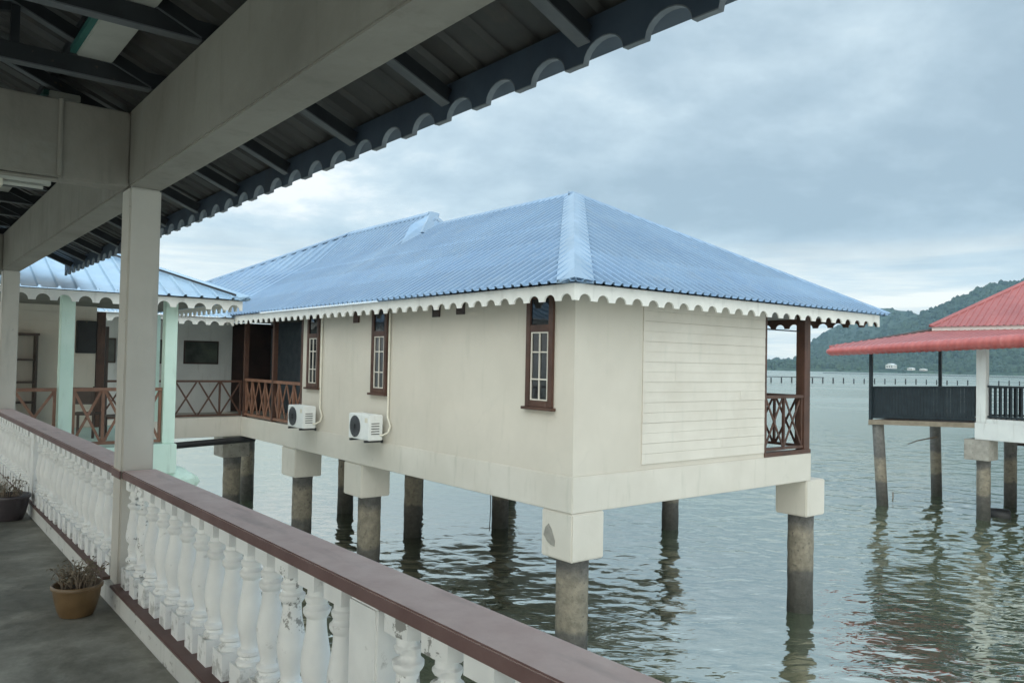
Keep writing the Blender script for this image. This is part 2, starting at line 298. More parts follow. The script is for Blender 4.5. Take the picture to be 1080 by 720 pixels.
MAT['forest'] = mk_forest('far_forest', (0.022, 0.045, 0.030), (0.048, 0.075, 0.042))

# ---------------------------------------------------------------- mesh builder
class MB:
    def __init__(self): self.v = []; self.f = []
    def add(self, vs, fs):
        o = len(self.v); self.v += [tuple(v) for v in vs]; self.f += [tuple(i+o for i in f) for f in fs]
    def box(self, x0, x1, y0, y1, z0, z1):
        self.add([(x0,y0,z0),(x1,y0,z0),(x1,y1,z0),(x0,y1,z0),(x0,y0,z1),(x1,y0,z1),(x1,y1,z1),(x0,y1,z1)],
                 [(0,3,2,1),(4,5,6,7),(0,1,5,4),(1,2,6,5),(2,3,7,6),(3,0,4,7)]); return self
    def bar(self, a, b, w, h, upv=(0,0,1)):
        a, b = Vector(a), Vector(b); d = (b-a).normalized(); u = Vector(upv)
        s = d.cross(u)
        if s.length < 1e-4: s = d.cross(Vector((1,0,0)))
        s.normalize(); u = s.cross(d).normalized(); vs = []
        for p in (a, b):
            for i, j in ((-1,-1),(1,-1),(1,1),(-1,1)): vs.append(p + s*(w/2*i) + u*(h/2*j))
        self.add(vs, [(0,1,2,3),(7,6,5,4),(0,4,5,1),(1,5,6,2),(2,6,7,3),(3,7,4,0)]); return self
    def tube(self, pts, r, n=10, cap=True):
        pts = [Vector(p) for p in pts]; rs = r if isinstance(r, (list, tuple)) else [r]*len(pts); vs = []; fs = []
        prev = None
        for i, p in enumerate(pts):
            d = (pts[min(i+1, len(pts)-1)] - pts[max(i-1, 0)]).normalized()
            if prev is None:
                prev = d.cross(Vector((0,0,1)))
                if prev.length < 1e-3: prev = d.cross(Vector((1,0,0)))
            s = (prev - d*prev.dot(d)).normalized(); prev = s; u = d.cross(s)
            for k in range(n):
                a = 2*math.pi*k/n; vs.append(p + (s*math.cos(a) + u*math.sin(a))*rs[i])
        for i in range(len(pts)-1):
            for k in range(n): fs.append((i*n+k, i*n+(k+1)%n, (i+1)*n+(k+1)%n, (i+1)*n+k))
        if cap: fs.append(tuple(range(n-1, -1, -1))); fs.append(tuple((len(pts)-1)*n+k for k in range(n)))
        self.add(vs, fs); return self
    def lathe(self, prof, cx, cy, n=20):
        vs = []; fs = []
        for r, z in prof:
            for k in range(n):
                a = 2*math.pi*k/n; vs.append((cx+r*math.cos(a), cy+r*math.sin(a), z))
        for i in range(len(prof)-1):
            for k in range(n): fs.append((i*n+k, i*n+(k+1)%n, (i+1)*n+(k+1)%n, (i+1)*n+k))
        fs.append(tuple(range(n-1, -1, -1))); fs.append(tuple((len(prof)-1)*n+k for k in range(n)))
        self.add(vs, fs); return self
    def prism(self, poly, d):
        n = len(poly); d = Vector(d); vs = [Vector(p) for p in poly] + [Vector(p)+d for p in poly]
        self.add(vs, [tuple(range(n-1, -1, -1)), tuple(range(n, 2*n))] + [(i, (i+1) % n, n+(i+1) % n, n+i) for i in range(n)]); return self
    def build(self, name, mat, parent=None, bevel=0.0, smooth=False, recalc=True, sharp=35):
        me = bpy.data.meshes.new(name)
        off = Vector((0,0,0)); p = parent
        while p is not None: off += p.location; p = p.parent
        me.from_pydata([tuple(Vector(v)-off) for v in self.v], [], self.f); me.update()
        if recalc or bevel:
            bm = bmesh.new(); bm.from_mesh(me)
            if bevel:
                es = [e for e in bm.edges if len(e.link_faces) == 2 and e.calc_face_angle(0) > 0.6]
                bmesh.ops.bevel(bm, geom=es, offset=bevel, segments=2, affect='EDGES', clamp_overlap=True)
            if recalc: bmesh.ops.recalc_face_normals(bm, faces=bm.faces)
            bm.to_mesh(me); bm.free()
        if smooth:
            for f in me.polygons: f.use_smooth = True
            me.set_sharp_from_angle(angle=R(sharp))
        me.materials.append(MAT[mat])
        o = bpy.data.objects.new(name, me); col.objects.link(o)
        if parent is not None: o.parent = parent
        return o
def tag(o, label=None, cat=None, group=None, kind=None):
    if label: o['label'] = label
    if cat: o['category'] = cat
    if group: o['group'] = group
    if kind: o['kind'] = kind
    return o
def thing(name, label, cat, loc, group=None):
    o = bpy.data.objects.new(name, None); col.objects.link(o); o.location = loc; o.empty_display_size = 0.2
    return tag(o, label, cat, group)
def copy_tree(o, parent=None):
    c = o.copy(); col.objects.link(c)
    if parent is not None: c.parent = parent
    for ch in list(o.children): copy_tree(ch, c)
    return c

def corrugated(mb, fn, u0, u1, pitch, nrm, h=0.03, prof=((0.0, 0), (0.62, 0), (0.70, 1), (0.90, 1))):
    """ribbed sheet: fn(u) -> (bottom, top) points; ribs run from bottom to top"""
    us = []; k = math.floor(u0/pitch)
    while k*pitch < u1:
        for p, q in prof:
            u = (k+p)*pitch
            if u0 <= u <= u1: us.append((u, q))
        k += 1
    us = [(u0, us[0][1])] + [x for x in us if u0+1e-4 < x[0] < u1-1e-4] + [(u1, us[-1][1])]
    nrm = Vector(nrm).normalized(); vs = []; fs = []
    for u, q in us:
        b, tpt = fn(u); vs.append(Vector(b)+nrm*h*q); vs.append(Vector(tpt)+nrm*h*q)
    for i in range(len(us)-1): fs.append((2*i, 2*i+2, 2*i+3, 2*i+1))
    mb.add(vs, fs)

def scallop(mb, a, b, ztop, zarc, zbot, pitch, arcw, thick, side, phase=0.5, zdrop=0.0, nseg=8):
    """fascia board from a to b (xy), arches cut into its lower edge; side = xy vector of its thickness"""
    a, b = Vector((*a, 0)), Vector((*b, 0)); d = b-a; Ln = d.length; d /= Ln; th = Vector((*side, 0)).normalized()*thick
    def P(u, z): return a + d*u + Vector((0, 0, z + zdrop*u/Ln))
    n = max(1, int(Ln/pitch)); pitch = Ln/n
    for i in range(n):
        u0 = i*pitch; u1 = u0+pitch; cu = (u0+u1)/2; r = arcw/2
        xs = [u0, cu-r] + [cu-r*math.cos(math.pi*k/nseg) for k in range(1, nseg)] + [cu+r, u1]
        zs = [zbot, zbot] + [zbot+(zarc-zbot)*math.sin(math.pi*k/nseg) for k in range(1, nseg)] + [zbot, zbot]
        # little pointed ears beside each arch
        zs[0] = zs[-1] = zbot
        m = len(xs); vs = []
        for x, z in zip(xs, zs):
            vs += [P(x, ztop), P(x, z), P(x, ztop)+th, P(x, z)+th]
        fs = []
        for k in range(m-1):
            o = 4*k; q = 4*(k+1)
            fs += [(o, q, q+1, o+1), (o+2, o+3, q+3, q+2), (o+1, q+1, q+3, o+3), (o, o+2, q+2, q)]
        if i == 0: fs.append((0, 1, 3, 2))
        if i == n-1: o = 4*(m-1); fs.append((o, o+2, o+3, o+1))
        mb.add(vs, fs)

def railing(parent, p0, p1, z0, z1, unit, mat, w=0.05, name='railing', start=True):
    """rails with crossed braces between uprights"""
    p0, p1 = Vector((*p0, 0)), Vector((*p1, 0)); d = p1-p0; Ln = d.length; d.normalize(); n = max(1, round(Ln/unit)); un = Ln/n
    r = MB()
    r.bar(p0+Vector((0,0,z1)), p1+Vector((0,0,z1)), w*1.5, w); r.bar(p0+Vector((0,0,z0)), p1+Vector((0,0,z0)), w*1.3, w*0.9)
    for i in range(n+1):
        if i % 2 == 1 or i in (0, n):
            q = p0 + d*(un*i)
            if i == 0: q = q + d*w*0.4
            if i == n: q = q - d*w*0.4
            r.bar(q+Vector((0,0,z0+w*0.46)), q+Vector((0,0,z1-w*0.51)), w*0.8, w*0.8, d)
    ro = r.build(name, mat, parent)
    nr = Vector((-d.y, d.x, 0))
    for i in range(n):
        a = p0+d*(un*i+0.03); b = p0+d*(un*(i+1)-0.03)
        x = MB(); e = nr*0.008; za, zb = z0+w*0.48, z1-w*0.53
        x.bar(a+e+Vector((0,0,za)), b+e+Vector((0,0,zb)), w*0.75, 0.015, nr.cross(b-a)) if False else x.bar(a+e+Vector((0,0,za)), b+e+Vector((0,0,zb)), 0.016, w*0.75)
        x.bar(a-e*1.2+Vector((0,0,zb)), b-e*1.2+Vector((0,0,za)), 0.016, w*0.75)
        x.build('brace', mat, ro)
    return ro

# ---------------------------------------------------------------- setting: sea, shore, hills
WZ = -3.1
def sea():
    """one sheet: real small waves near the houses, flat water out to the hills"""
    rr = [0.5, 3.0, 5.0, 6.0]
    r = 6.0
    while r < 95: r += min(0.30, max(0.075, r*r/5200.0)); rr.append(r)
    rr += [100, 110, 125, 150, 190, 250, 350, 500, 800, 1300, 2000, 3000]
    rr = np.array(rr); a = np.concatenate([np.linspace(R(-180), R(-2), 45)[:-1], np.linspace(R(-2), R(80), 900), np.linspace(R(80), R(180), 26)[1:]])
    A, Q = np.meshgrid(a, rr, indexing='ij'); X = np.sin(A)*Q; Y = np.cos(A)*Q
    g = np.random.default_rng(11); H = np.zeros_like(X)
    for lam_lo, lam_hi, cnt, slope in ((1.4, 3.0, 10, 0.016), (0.62, 1.2, 22, 0.032), (0.34, 0.62, 34, 0.036)):
        for _ in range(cnt):
            lam = g.uniform(lam_lo, lam_hi); th = g.normal(R(50), R(34)); k = 2*math.pi/lam
            ph = k*(X*math.cos(th)+Y*math.sin(th)) + g.uniform(0, 6.28)
            amp = slope/k*math.sqrt(2.0/cnt)*1.6
            H += amp*(np.sin(ph) + 0.25*np.cos(2*ph))*(np.clip((46-Q)/18, 0, 1) if lam_hi < 0.7 else 1)
    # patches of calm and ruffled water, calmer among the piles
    patch = 0.85 + 0.35*np.sin(X*0.21+Y*0.13+1.0)*np.sin(X*0.09-Y*0.17+0.4) + 0.2*np.sin(X*0.45-Y*0.38)
    open_ = np.clip((X-15)/14, 0, 1); shel = np.clip((Y-19)/6, 0, 1)*np.clip((16-X)/6, 0, 1)
    amp = patch*(0.68+0.70*open_)*(1-0.6*shel)
    fade = np.clip((Q-6.5)/2, 0, 1)*np.clip((92-Q)/30, 0, 1)*np.clip((A-R(-2))/R(4), 0, 1)*np.clip((R(80)-A)/R(4), 0, 1)
    Z = WZ + H*amp*fade
    na, nr = A.shape
    v = np.stack([X, Y, Z], -1).reshape(-1, 3)
    ii, jj = np.meshgrid(np.arange(na-1), np.arange(nr-1), indexing='ij'); b = (ii*nr+jj).ravel()
    f = np.stack([b, b+1, b+nr+1, b+nr], -1)
    me = bpy.data.meshes.new('sea'); n = len(v)
    me.vertices.add(n); me.vertices.foreach_set('co', v.astype(np.float32).ravel())
    me.loops.add(f.size); me.loops.foreach_set('vertex_index', f[:, ::-1].astype(np.int32).ravel())
    me.polygons.add(len(f)); me.polygons.foreach_set('loop_start', np.arange(0, f.size, 4, dtype=np.int32)); me.polygons.foreach_set('loop_total', np.full(len(f), 4, dtype=np.int32))
    me.update(calc_edges=True); me.validate()
    me.polygons.foreach_set('use_smooth', np.ones(len(me.polygons), dtype=bool))
    if me.polygons[len(me.polygons)//2].normal.z < 0: me.flip_normals()
    me.materials.append(MAT['water']); o = bpy.data.objects.new('sea', me); col.objects.link(o)
    tag(o, 'grey green rippled sea under the stilt houses', None, None, 'structure')
sea()

def px_dir(x, y):
    d = fw + rt2*((x-540)/F_PX) - up2*((y-360)/F_PX); return d
def at_az(x, rr): d = px_dir(x, 390); k = math.hypot(d.x, d.y); return d.x/k*rr, d.y/k*rr
def silhouette(pts):
    az = []; el = []
    for x, y in pts:
        d = px_dir(x, y); az.append(math.atan2(d.x, d.y)); el.append(d.z/math.hypot(d.x, d.y))
    return np.array(az), np.array(el)
def hills():
    # one terrain of two ridges, angles read from the photograph's skyline
    a1, e1 = silhouette([(640, 384), (780, 383), (806, 382.5), (835, 380), (850, 368), (862, 356), (875, 347), (890, 340), (907, 331), (925, 326), (940, 325), (955, 329), (970, 333), (990, 344), (1030, 360), (1080, 375)])
    a2, e2 = silhouette([(640, 384), (860, 384), (900, 372), (930, 356), (955, 341), (975, 331), (990, 325.5), (1005, 319), (1022, 312), (1040, 305), (1060, 299.5), (1080, 296), (1130, 285), (1200, 282), (1300, 300), (1500, 350)])
    az = np.linspace(R(36), R(96), 420); r = np.concatenate([np.linspace(1450, 2050, 90), np.linspace(2065, 2700, 50)])
    A, Rr = np.meshgrid(az, r, indexing='ij')
    def prof(r, r0, r1, r2):
        up_ = np.clip((r-r0)/(r1-r0), 0, 1); dn = np.clip((r-r1)/(r2-r1), 0, 1)
        return (up_**1.25) * (1 - 0.75*dn**1.5)
    h2 = np.interp(A, a2, e2)*1980*prof(Rr, 1470, 1980, 2700)
    h1 = np.interp(A, a1, e1)*2450*prof(Rr, 1600, 2450, 2900)
    H = np.maximum(h1, h2)
    # gullies
    for k, (fa, fr, amp) in enumerate(((60, .006, .06), (130, .011, .045), (260, .02, .03))):
        H *= 1 + amp*np.sin(A*fa + 3*np.sin(Rr*fr + k) + k*2.1)*np.clip((Rr-1470)/300, 0, 1)*np.where(Rr > 1900, 0.25, 1)
    Z = np.maximum(H + 1.6, WZ+0.6 + 1.5*np.clip((Rr-1450)/60, 0, 1)); Z[:, 0] = WZ-0.5
    X = np.sin(A)*Rr; Y = np.cos(A)*Rr
    na, nr = A.shape
    v = np.stack([X, Y, Z], -1).reshape(-1, 3)
    f = []
    for i in range(na-1):
        for j in range(nr-1): f.append((i*nr+j, i*nr+j+1, (i+1)*nr+j+1, (i+1)*nr+j))
    me = bpy.data.meshes.new('hills'); me.from_pydata(v.tolist(), [], f); me.update()
    for p in me.polygons: p.use_smooth = True
    me.materials.append(MAT['forest']); o = bpy.data.objects.new('hills', me); col.objects.link(o); tag(o, 'forested hills beyond the water', None, None, 'structure')
    # tree crowns: thousands of small uneven domes over the slopes
    base = []
    rings = [(0.0, 1.0, 1), (0.55, 0.80, 6), (0.95, 0.35, 7), (1.0, -0.15, 7)]
    tv = []; tf = []
    n = 11000
    ai = rng.uniform(0, na-1.01, n); rj = rng.uniform(0, 1, n)**0.8*88
    far = rng.random(n) < 0.22; rj = np.where(far, rng.uniform(80, 118, n), rj)
    extra = 700
    ai = np.concatenate([ai, rng.uniform(0, na-1.01, extra)]); rj = np.concatenate([rj, rng.uniform(2, 7, extra)])
    clear = [(at_az(x_, r_), k_) for x_, r_, k_ in ((940, 1480, 20), (939, 1466, 16), (961, 1466, 16), (974, 1462, 16))]
    p = v.reshape(na, nr, 3)
    for a, q in zip(ai, rj):
        i, j = int(a), int(q); da, dq = a-i, q-j
        c = p[i, j]*(1-da)*(1-dq)+p[i+1, j]*da*(1-dq)+p[i, j+1]*(1-da)*dq+p[i+1, j+1]*da*dq
        if any((c[0]-h_[0])**2+(c[1]-h_[1])**2 < k_*k_ for h_, k_ in clear): continue
        s = rng.uniform(3.0, 8.5)*(1.25 if rng.random() < .1 else 1); hh = s*rng.uniform(0.8, 1.7); o = len(tv); rot = rng.uniform(0, 6.28)
        tv.append((c[0], c[1], c[2]+hh)); cnt = 6; prev = None
        for rr, zz in ((0.62, 0.72), (1.0, 0.1), (0.8, -0.7)):
            idx = []
            for k in range(cnt):
                an = rot+2*math.pi*k/cnt; jr = rr*s*rng.uniform(0.75, 1.2); idx.append(len(tv))
                tv.append((c[0]+jr*math.cos(an), c[1]+jr*math.sin(an), c[2]+hh*(zz+rng.uniform(-.12, .12))))
            if prev is None:
                for k in range(cnt): tf.append((o, idx[k], idx[(k+1) % cnt]))
            else:
                for k in range(cnt): tf.append((prev[k], idx[k], idx[(k+1) % cnt], prev[(k+1) % cnt]))
            prev = idx
    me = bpy.data.meshes.new('forest'); me.from_pydata(tv, [], tf); me.update(); me.materials.append(MAT['forest'])
    o = bpy.data.objects.new('forest', me); col.objects.link(o); tag(o, 'dense green forest covering the far hills and shore', None, None, 'stuff')
hills()

# ---------------------------------------------------------------- the covered walkway
WK = thing('covered_walkway', 'grey white concrete walkway with columns and dark trussed metal roof, nearest the viewer', 'walkway', (0, 4, 0))
MB().box(-2.4, 1.272, -1.6, 14.3, -0.35, -0.11).build('floor', 'floor', WK)
MB().box(-2.4, 1.64, -1.6, 14.3, -0.62, -0.352).build('floor_slab', 'grey_white', WK)
CY = (-1.40, 5.94, 13.28)
for y in CY:
    MB().box(1.315, 1.525, y, y+0.22, 0.0, 2.775).build('column', 'grey_white', WK, bevel=0.012)
    MB().box(-2.35, -2.13, y, y+0.22, -0.108, 2.775).build('column', 'grey_white', WK, bevel=0.012)
for ya, yb in ((-1.38, 5.96), (5.962, 13.30), (13.302, 14.2)):
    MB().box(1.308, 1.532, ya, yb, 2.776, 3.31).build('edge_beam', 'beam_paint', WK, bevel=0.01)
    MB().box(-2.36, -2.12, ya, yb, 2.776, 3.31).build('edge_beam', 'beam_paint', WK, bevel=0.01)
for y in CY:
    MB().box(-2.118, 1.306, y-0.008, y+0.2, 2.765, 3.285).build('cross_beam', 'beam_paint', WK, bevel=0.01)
# conduit on the cross beam
c = MB(); c.tube([(0.88, 5.925, 2.775), (0.88, 5.925, 3.285)], 0.016); c.tube([(0.88, 5.925, 2.775), (0.88, 5.95, 2.75), (0.3, 5.97, 2.747)], 0.014)
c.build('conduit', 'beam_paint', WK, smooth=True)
# roof sheet: ridge at x=-0.55
SL = 0.43; EX, EZ = 2.45, 2.968; RX = -0.41
def zroof(x): return EZ + (EX-x)*SL
sh = MB()
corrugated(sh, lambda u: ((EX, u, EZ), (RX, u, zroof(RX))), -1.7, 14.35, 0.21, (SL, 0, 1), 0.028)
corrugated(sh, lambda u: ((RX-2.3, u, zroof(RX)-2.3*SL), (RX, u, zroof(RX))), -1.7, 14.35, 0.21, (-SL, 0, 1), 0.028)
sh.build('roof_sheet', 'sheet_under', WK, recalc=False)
fb = MB(); scallop(fb, (2.25, -1.65), (2.25, 14.33), 3.035, 2.94, 2.857, 0.338, 0.225, 0.028, (1, 0))
fbo = fb.build('eave_fascia', 'eave_board', WK)
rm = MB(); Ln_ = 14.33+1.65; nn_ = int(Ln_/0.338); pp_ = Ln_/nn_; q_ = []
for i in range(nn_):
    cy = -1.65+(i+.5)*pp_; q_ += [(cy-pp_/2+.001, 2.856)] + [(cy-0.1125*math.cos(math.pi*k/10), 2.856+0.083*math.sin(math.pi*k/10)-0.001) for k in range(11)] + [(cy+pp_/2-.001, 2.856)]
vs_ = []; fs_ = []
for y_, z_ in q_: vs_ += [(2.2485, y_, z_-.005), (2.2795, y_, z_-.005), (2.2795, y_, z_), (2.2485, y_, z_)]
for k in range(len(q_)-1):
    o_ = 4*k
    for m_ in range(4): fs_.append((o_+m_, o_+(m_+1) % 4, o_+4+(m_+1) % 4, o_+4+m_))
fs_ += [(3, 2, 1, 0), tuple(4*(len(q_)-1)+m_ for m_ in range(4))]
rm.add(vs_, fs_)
rm.build('scallop_edge', 'rim_lit', fbo)  # pale strip paints in the light caught on the arch edges
et = MB(); et.prism([(2.27, -1.65, zroof(2.27)-0.012), (2.44, -1.65, zroof(2.44)-0.012), (2.44, -1.65, zroof(2.44)-0.004), (2.27, -1.65, zroof(2.27)-0.004)], (0, 15.95, 0)); et.build('lit_overhang', 'lit_overhang', WK)  # added strip, its paler slate stands for daylight on the sheet's overhang
pr = MB()
for x in (1.95, 0.9, 0.2):
    pr.bar((x, -1.65, zroof(x)-0.032), (x, 14.3, zroof(x)-0.032), 0.05, 0.05)
pr.build('purlin', 'dark_steel', WK)
def truss(y):
    t = MB()
    t.bar((-2.30, y, 3.365), (1.42, y, 3.365), 0.055, 0.10)
    o = t.build('truss', 'dark_steel', WK)
    r = MB(); r.bar((2.235, y, zroof(2.235)-0.098), (RX+0.02, y, zroof(RX+0.02)-0.098), 0.05, 0.075); r.build('rafter', 'dark_steel', o)
    r = MB(); r.bar((RX-2.2, y, zroof(RX)-2.2*SL-0.098), (RX-0.02, y, zroof(RX+0.02)-0.098), 0.05, 0.075); r.build('rafter', 'dark_steel', o)
    r = MB(); r.bar((-2.11, y, 3.309), (1.30, y, 3.309), 0.075, 0.008); r.bar((2.23, y, zroof(2.23)-0.141), (1.54, y, zroof(1.54)-0.141), 0.07, 0.008); r.bar((1.30, y, zroof(1.30)-0.141), (RX+0.05, y, zroof(RX+.05)-0.141), 0.07, 0.008); r.build('steel_lip', 'lit_lip', o)  # paler strips paint in light along the lower steel edges
    s = MB()
    for x in (0.55, -0.41): s.bar((x, y, 3.417), (x, y, zroof(x)-0.15), 0.045, 0.06, (0, 1, 0))
    s.bar((0.53, y, zroof(0.55)-0.16), (-0.5, y, 3.42), 0.04, 0.05)
    s.build('strut', 'dark_steel', o)
for k in range(-5, 10): truss(4.40+1.025*k)
# light batten
for i, (ya, yb) in enumerate(((-0.6, 5.4), (6.4, 12.4))):
    lb = thing('ceiling_batten', ['long white batten above the dark trusses on the near side of the cross beam', 'long white batten above the trusses beyond the cross beam'][i], 'light fitting', (0.98, ya, 3.44), 'battens above the walkway trusses')
    MB().box(0.87, 1.07, ya, yb, 3.42, 3.47).build('housing', 'lamp_off', lb, bevel=0.006)
    MB().box(0.835, 0.868, ya, yb, 3.43, 3.465).build('green_trim', 'aqua_trim', lb)
tl = thing('tube_light', 'small white tube light under the cross beam at the left edge', 'light fitting', (0.45, 6.0, 2.7))
MB().box(0.2, 0.84, 5.97, 6.05, 2.715, 2.762).build('housing', 'lamp_off', tl)
MB().tube([(0.24, 6.01, 2.698), (0.80, 6.01, 2.698)], 0.014).build('tube', 'lamp_off', tl, smooth=True)
MB().box(0.50, 0.57, 5.96, 6.055, 2.67, 2.714).build('end_cap', 'pvc', tl)

# ---------------------------------------------------------------- balustrade
BA = thing('balustrade', 'white vase baluster balustrade with wide maroon handrail beside the walkway', 'balustrade', (1.4, 6, 0))
MB().box(1.274, 1.63, -1.6, 14.2, -0.349, 0.008).build('kerb', 'kerb', BA, bevel=0.006)
def xin(y): return 1.373-0.0087*y
def xout(y): return 1.588-0.0075*y
for a, b in ((-1.17, 5.937), (6.163, 13.277), (13.503, 14.2)):
    MB().box(1.266, 1.64, a, b, 0.010, 0.030).build('base_rail', 'maroon_low', BA, bevel=0.005)
    h = MB(); h.prism([(xin(a), a, 0.745), (xout(a), a, 0.745), (xout(b), b, 0.745), (xin(b), b, 0.745)], (0, 0, 0.055)); h.build('handrail', 'maroon', BA, bevel=0.006)
    g = MB(); g.prism([(xout(a)+.001, a, 0.735), (xout(a)+.02, a, 0.735), (xout(b)+.02, b, 0.735), (xout(b)+.001, b, 0.735)], (0, 0, 0.05)); g.build('outer_lip', 'maroon', BA)
MB().box(1.305, 1.3135, 5.93, 6.17, 0.745, 0.80).build('rail_band', 'maroon', BA)
for y in (2.41, 9.7):
    MB().box(1.372-.0087*y+.004, 1.54, y, y+0.205, 0.031, 0.744).build('post', 'baluster', BA, bevel=0.008)
prof = [(0.062, .1605), (0.066, .168), (0.066, .182), (0.052, .190), (0.050, .200), (0.062, .210), (0.062, .226), (0.046, .238), (0.044, .255), (0.049, .275), (0.057, .310), (0.064, .345), (0.066, .378), (0.063, .415), (0.056, .455), (0.048, .495), (0.044, .530), (0.043, .556), (0.055, .570), (0.060, .580), (0.060, .594), (0.049, .602), (0.045, .614), (0.053, .630), (0.053, .642), (0.044, .650), (0.042, .6795)]
def baluster(bad):
    b = MB(); b.lathe([(r_*0.92, z_) for r_, z_ in prof], 0, 0, 24); b.box(-0.068, 0.068, -0.068, 0.068, 0.031, 0.16); b.box(-0.052, 0.052, -0.074, 0.074, 0.680, 0.744)
    me = b.build('baluster', 'baluster_bad' if bad else 'baluster', None, smooth=True, sharp=40)
    if bad:
        rr = random.Random(bad)
        sub = bmesh.new(); sub.from_mesh(me.data); bmesh.ops.subdivide_edges(sub, edges=sub.edges, cuts=1, use_grid_fill=True)
        from mathutils import noise as mn
        for v in sub.verts:
            q = mn.noise(v.co*14 + Vector((bad*3.7, 0, 0)))
            if q > 0.12 and 0.17 < v.co.z < 0.74 and bad < 3:
                k = min(0.4, (q-0.12)*1.3); v.co.x *= 1-k; v.co.y *= 1-k
        sub.to_mesh(me.data); sub.free()
    return me
b0 = baluster(0); b1 = baluster(1); b2 = baluster(2); b3 = baluster(3)
used = set()
k = 0
ys = []
y = 3.46-0.233*12
while y < 14.1:
    if abs(y-6.05) > 0.19 and abs(y-13.39) > 0.19 and abs(y-2.51) > 0.175 and abs(y-9.8) > 0.175: ys.append(y)
    y += 0.233
for y in ys:
    if 5.45 < y < 5.9: src = b1
    elif 2.05 < y < 2.34: src = b2
    elif abs(y-3.227) < 0.05: src = b3
    else: src = b0
    o = src if src.name not in used else src.copy()
    if o is not src: col.objects.link(o)
    used.add(src.name)
    o.parent = BA; o.location = Vector((xin(y)+0.062+random.uniform(-.003, .003), y+random.uniform(-.005, .005), 0)) - BA.location
    o.rotation_euler = (0, 0, random.choice((0, math.pi))+random.uniform(-.03, .03))
    if src is not b0: o['label'] = 'baluster with peeling paint and broken plaster'
    o['group'] = 'balusters'
for b in (b0, b1, b2, b3):
    if b.parent is None: bpy.data.objects.remove(b)
for o in BA.children:
    if 'group' in o.keys(): del o['group']

# ---------------------------------------------------------------- pots
def pot(name, label, cx, cy, r, h, mat):
    p = thing(name, label, 'flower pot', (cx, cy, -0.108), 'pots along the kerb')
    prof = [(r*0.66, 0.002), (r*0.78, h*0.2), (r*0.9, h*0.55), (r*0.955, h*0.84), (r*0.96, h*0.86), (r*1.03, h*0.88), (r*1.04, h*0.97), (r*1.0, h), (r*0.93, h*0.985), (r*0.9, h*0.85), (r*0.86, h*0.8)]
    prof = [(a, b-0.11) for a, b in prof]
    MB().lathe(prof, cx, cy, 36).build('bowl', mat, p, smooth=True, sharp=50)
    s = MB(); s.lathe([(r*0.89, h*0.801-.11), (r*0.6, h*0.86-.11), (r*0.2, h*0.88-.11)], cx, cy, 20); s.build('soil', 'soil', p, smooth=True)
    return p
def dry_plant(label, cx, cy, z, r, h, n, seed):
    rr = random.Random(seed); st = MB(); lf = MB()
    pl = thing('withered_plant', label, 'plant', (cx, cy, z), 'dried plants in pots')
    for _ in range(n):
        a = rr.uniform(0, 6.28); q = r*math.sqrt(rr.random())*0.85; x, y = cx+q*math.cos(a), cy+q*math.sin(a)
        lean = rr.uniform(0, 0.55); la = a+rr.uniform(-1.2, 1.2); hh = h*rr.uniform(0.45, 1.05); pts = []
        for k in range(5):
            f = k/4; pts.append((x+math.cos(la)*lean*hh*f*f + rr.uniform(-.004, .004), y+math.sin(la)*lean*hh*f*f, z-0.01+hh*f*(1-0.25*lean*f)))
        st.tube(pts, [0.0032, 0.003, 0.0026, 0.002, 0.0012], 5)
        for k in range(2, 5):
            for _2 in range(rr.randint(1, 3)):
                p = Vector(pts[k]); d = Vector((rr.uniform(-1, 1), rr.uniform(-1, 1), rr.uniform(-.6, .7))).normalized(); s = d.cross(Vector((rr.uniform(-1,1), rr.uniform(-1,1), 1))).normalized(); l = rr.uniform(.02, .046)
                lf.add([p, p+d*l*.5+s*l*.22, p+d*l+Vector((0,0,-l*.3)), p+d*l*.5-s*l*.22], [(0, 1, 2, 3)])
    st.build('stem', 'dry_stem', pl, recalc=False); lf.build('foliage', 'dry_leaf', pl, recalc=False)
pot('flower_pot', 'brown glazed round pot on the concrete floor, near the column', 1.055, 5.85, 0.150, 0.205, 'terracotta')
dry_plant('withered grey plant in the brown pot', 1.055, 5.85, 0.065, 0.125, 0.20, 52, 3)
pot('flower_pot', 'dark glazed pot at the left edge by the far kerb', 1.07, 9.55, 0.19, 0.26, 'navy_pot')
dry_plant('sparse twiggy plant in the dark glazed pot', 1.07, 9.55, 0.115, 0.14, 0.25, 30, 8)

# ---------------------------------------------------------------- the blue-roofed stilt house
XC, YC = 7.686, 8.183; XE = 13.85; EAX, EAY = 7.25, 7.74; XR = 15.63; ZT = 2.70; ZB = -0.52; RXH = (EAX+XR)/2
HS = thing('stilt_house', 'cream house with blue metal hip roof standing on concrete piles', 'house', (10.8, 14, 0))
YV0, YV1 = 17.42, 21.25
def wall(name, x0, x1, y0, y1, z0, z1, mat='cream'): return MB().box(x0, x1, y0, y1, z0, z1).build(name, mat, HS)
wm = MB(); wm.prism([(XC, YC, 0), (12.34, YC, 0), (12.34, YC+.16, 0), (XC+.16, YC+.16, 0), (XC+.16, YV0, 0), (XC, YV0, 0)], (0, 0, 2.66)); wm.build('wall', 'cream', HS)
wall('veranda_wall', 12.18, 12.338, YC+0.162, YV1+2, 0.0, 2.66)
wall('cross_wall', XC+0.162, 12.178, YV0-0.15, YV0, 0.0, 2.66)
wall('recess_wall', 9.5, 9.62, YV0+0.002, 24.0, 0, 2.66, 'curtain')  # dark wall colour stands for the shade inside the recess
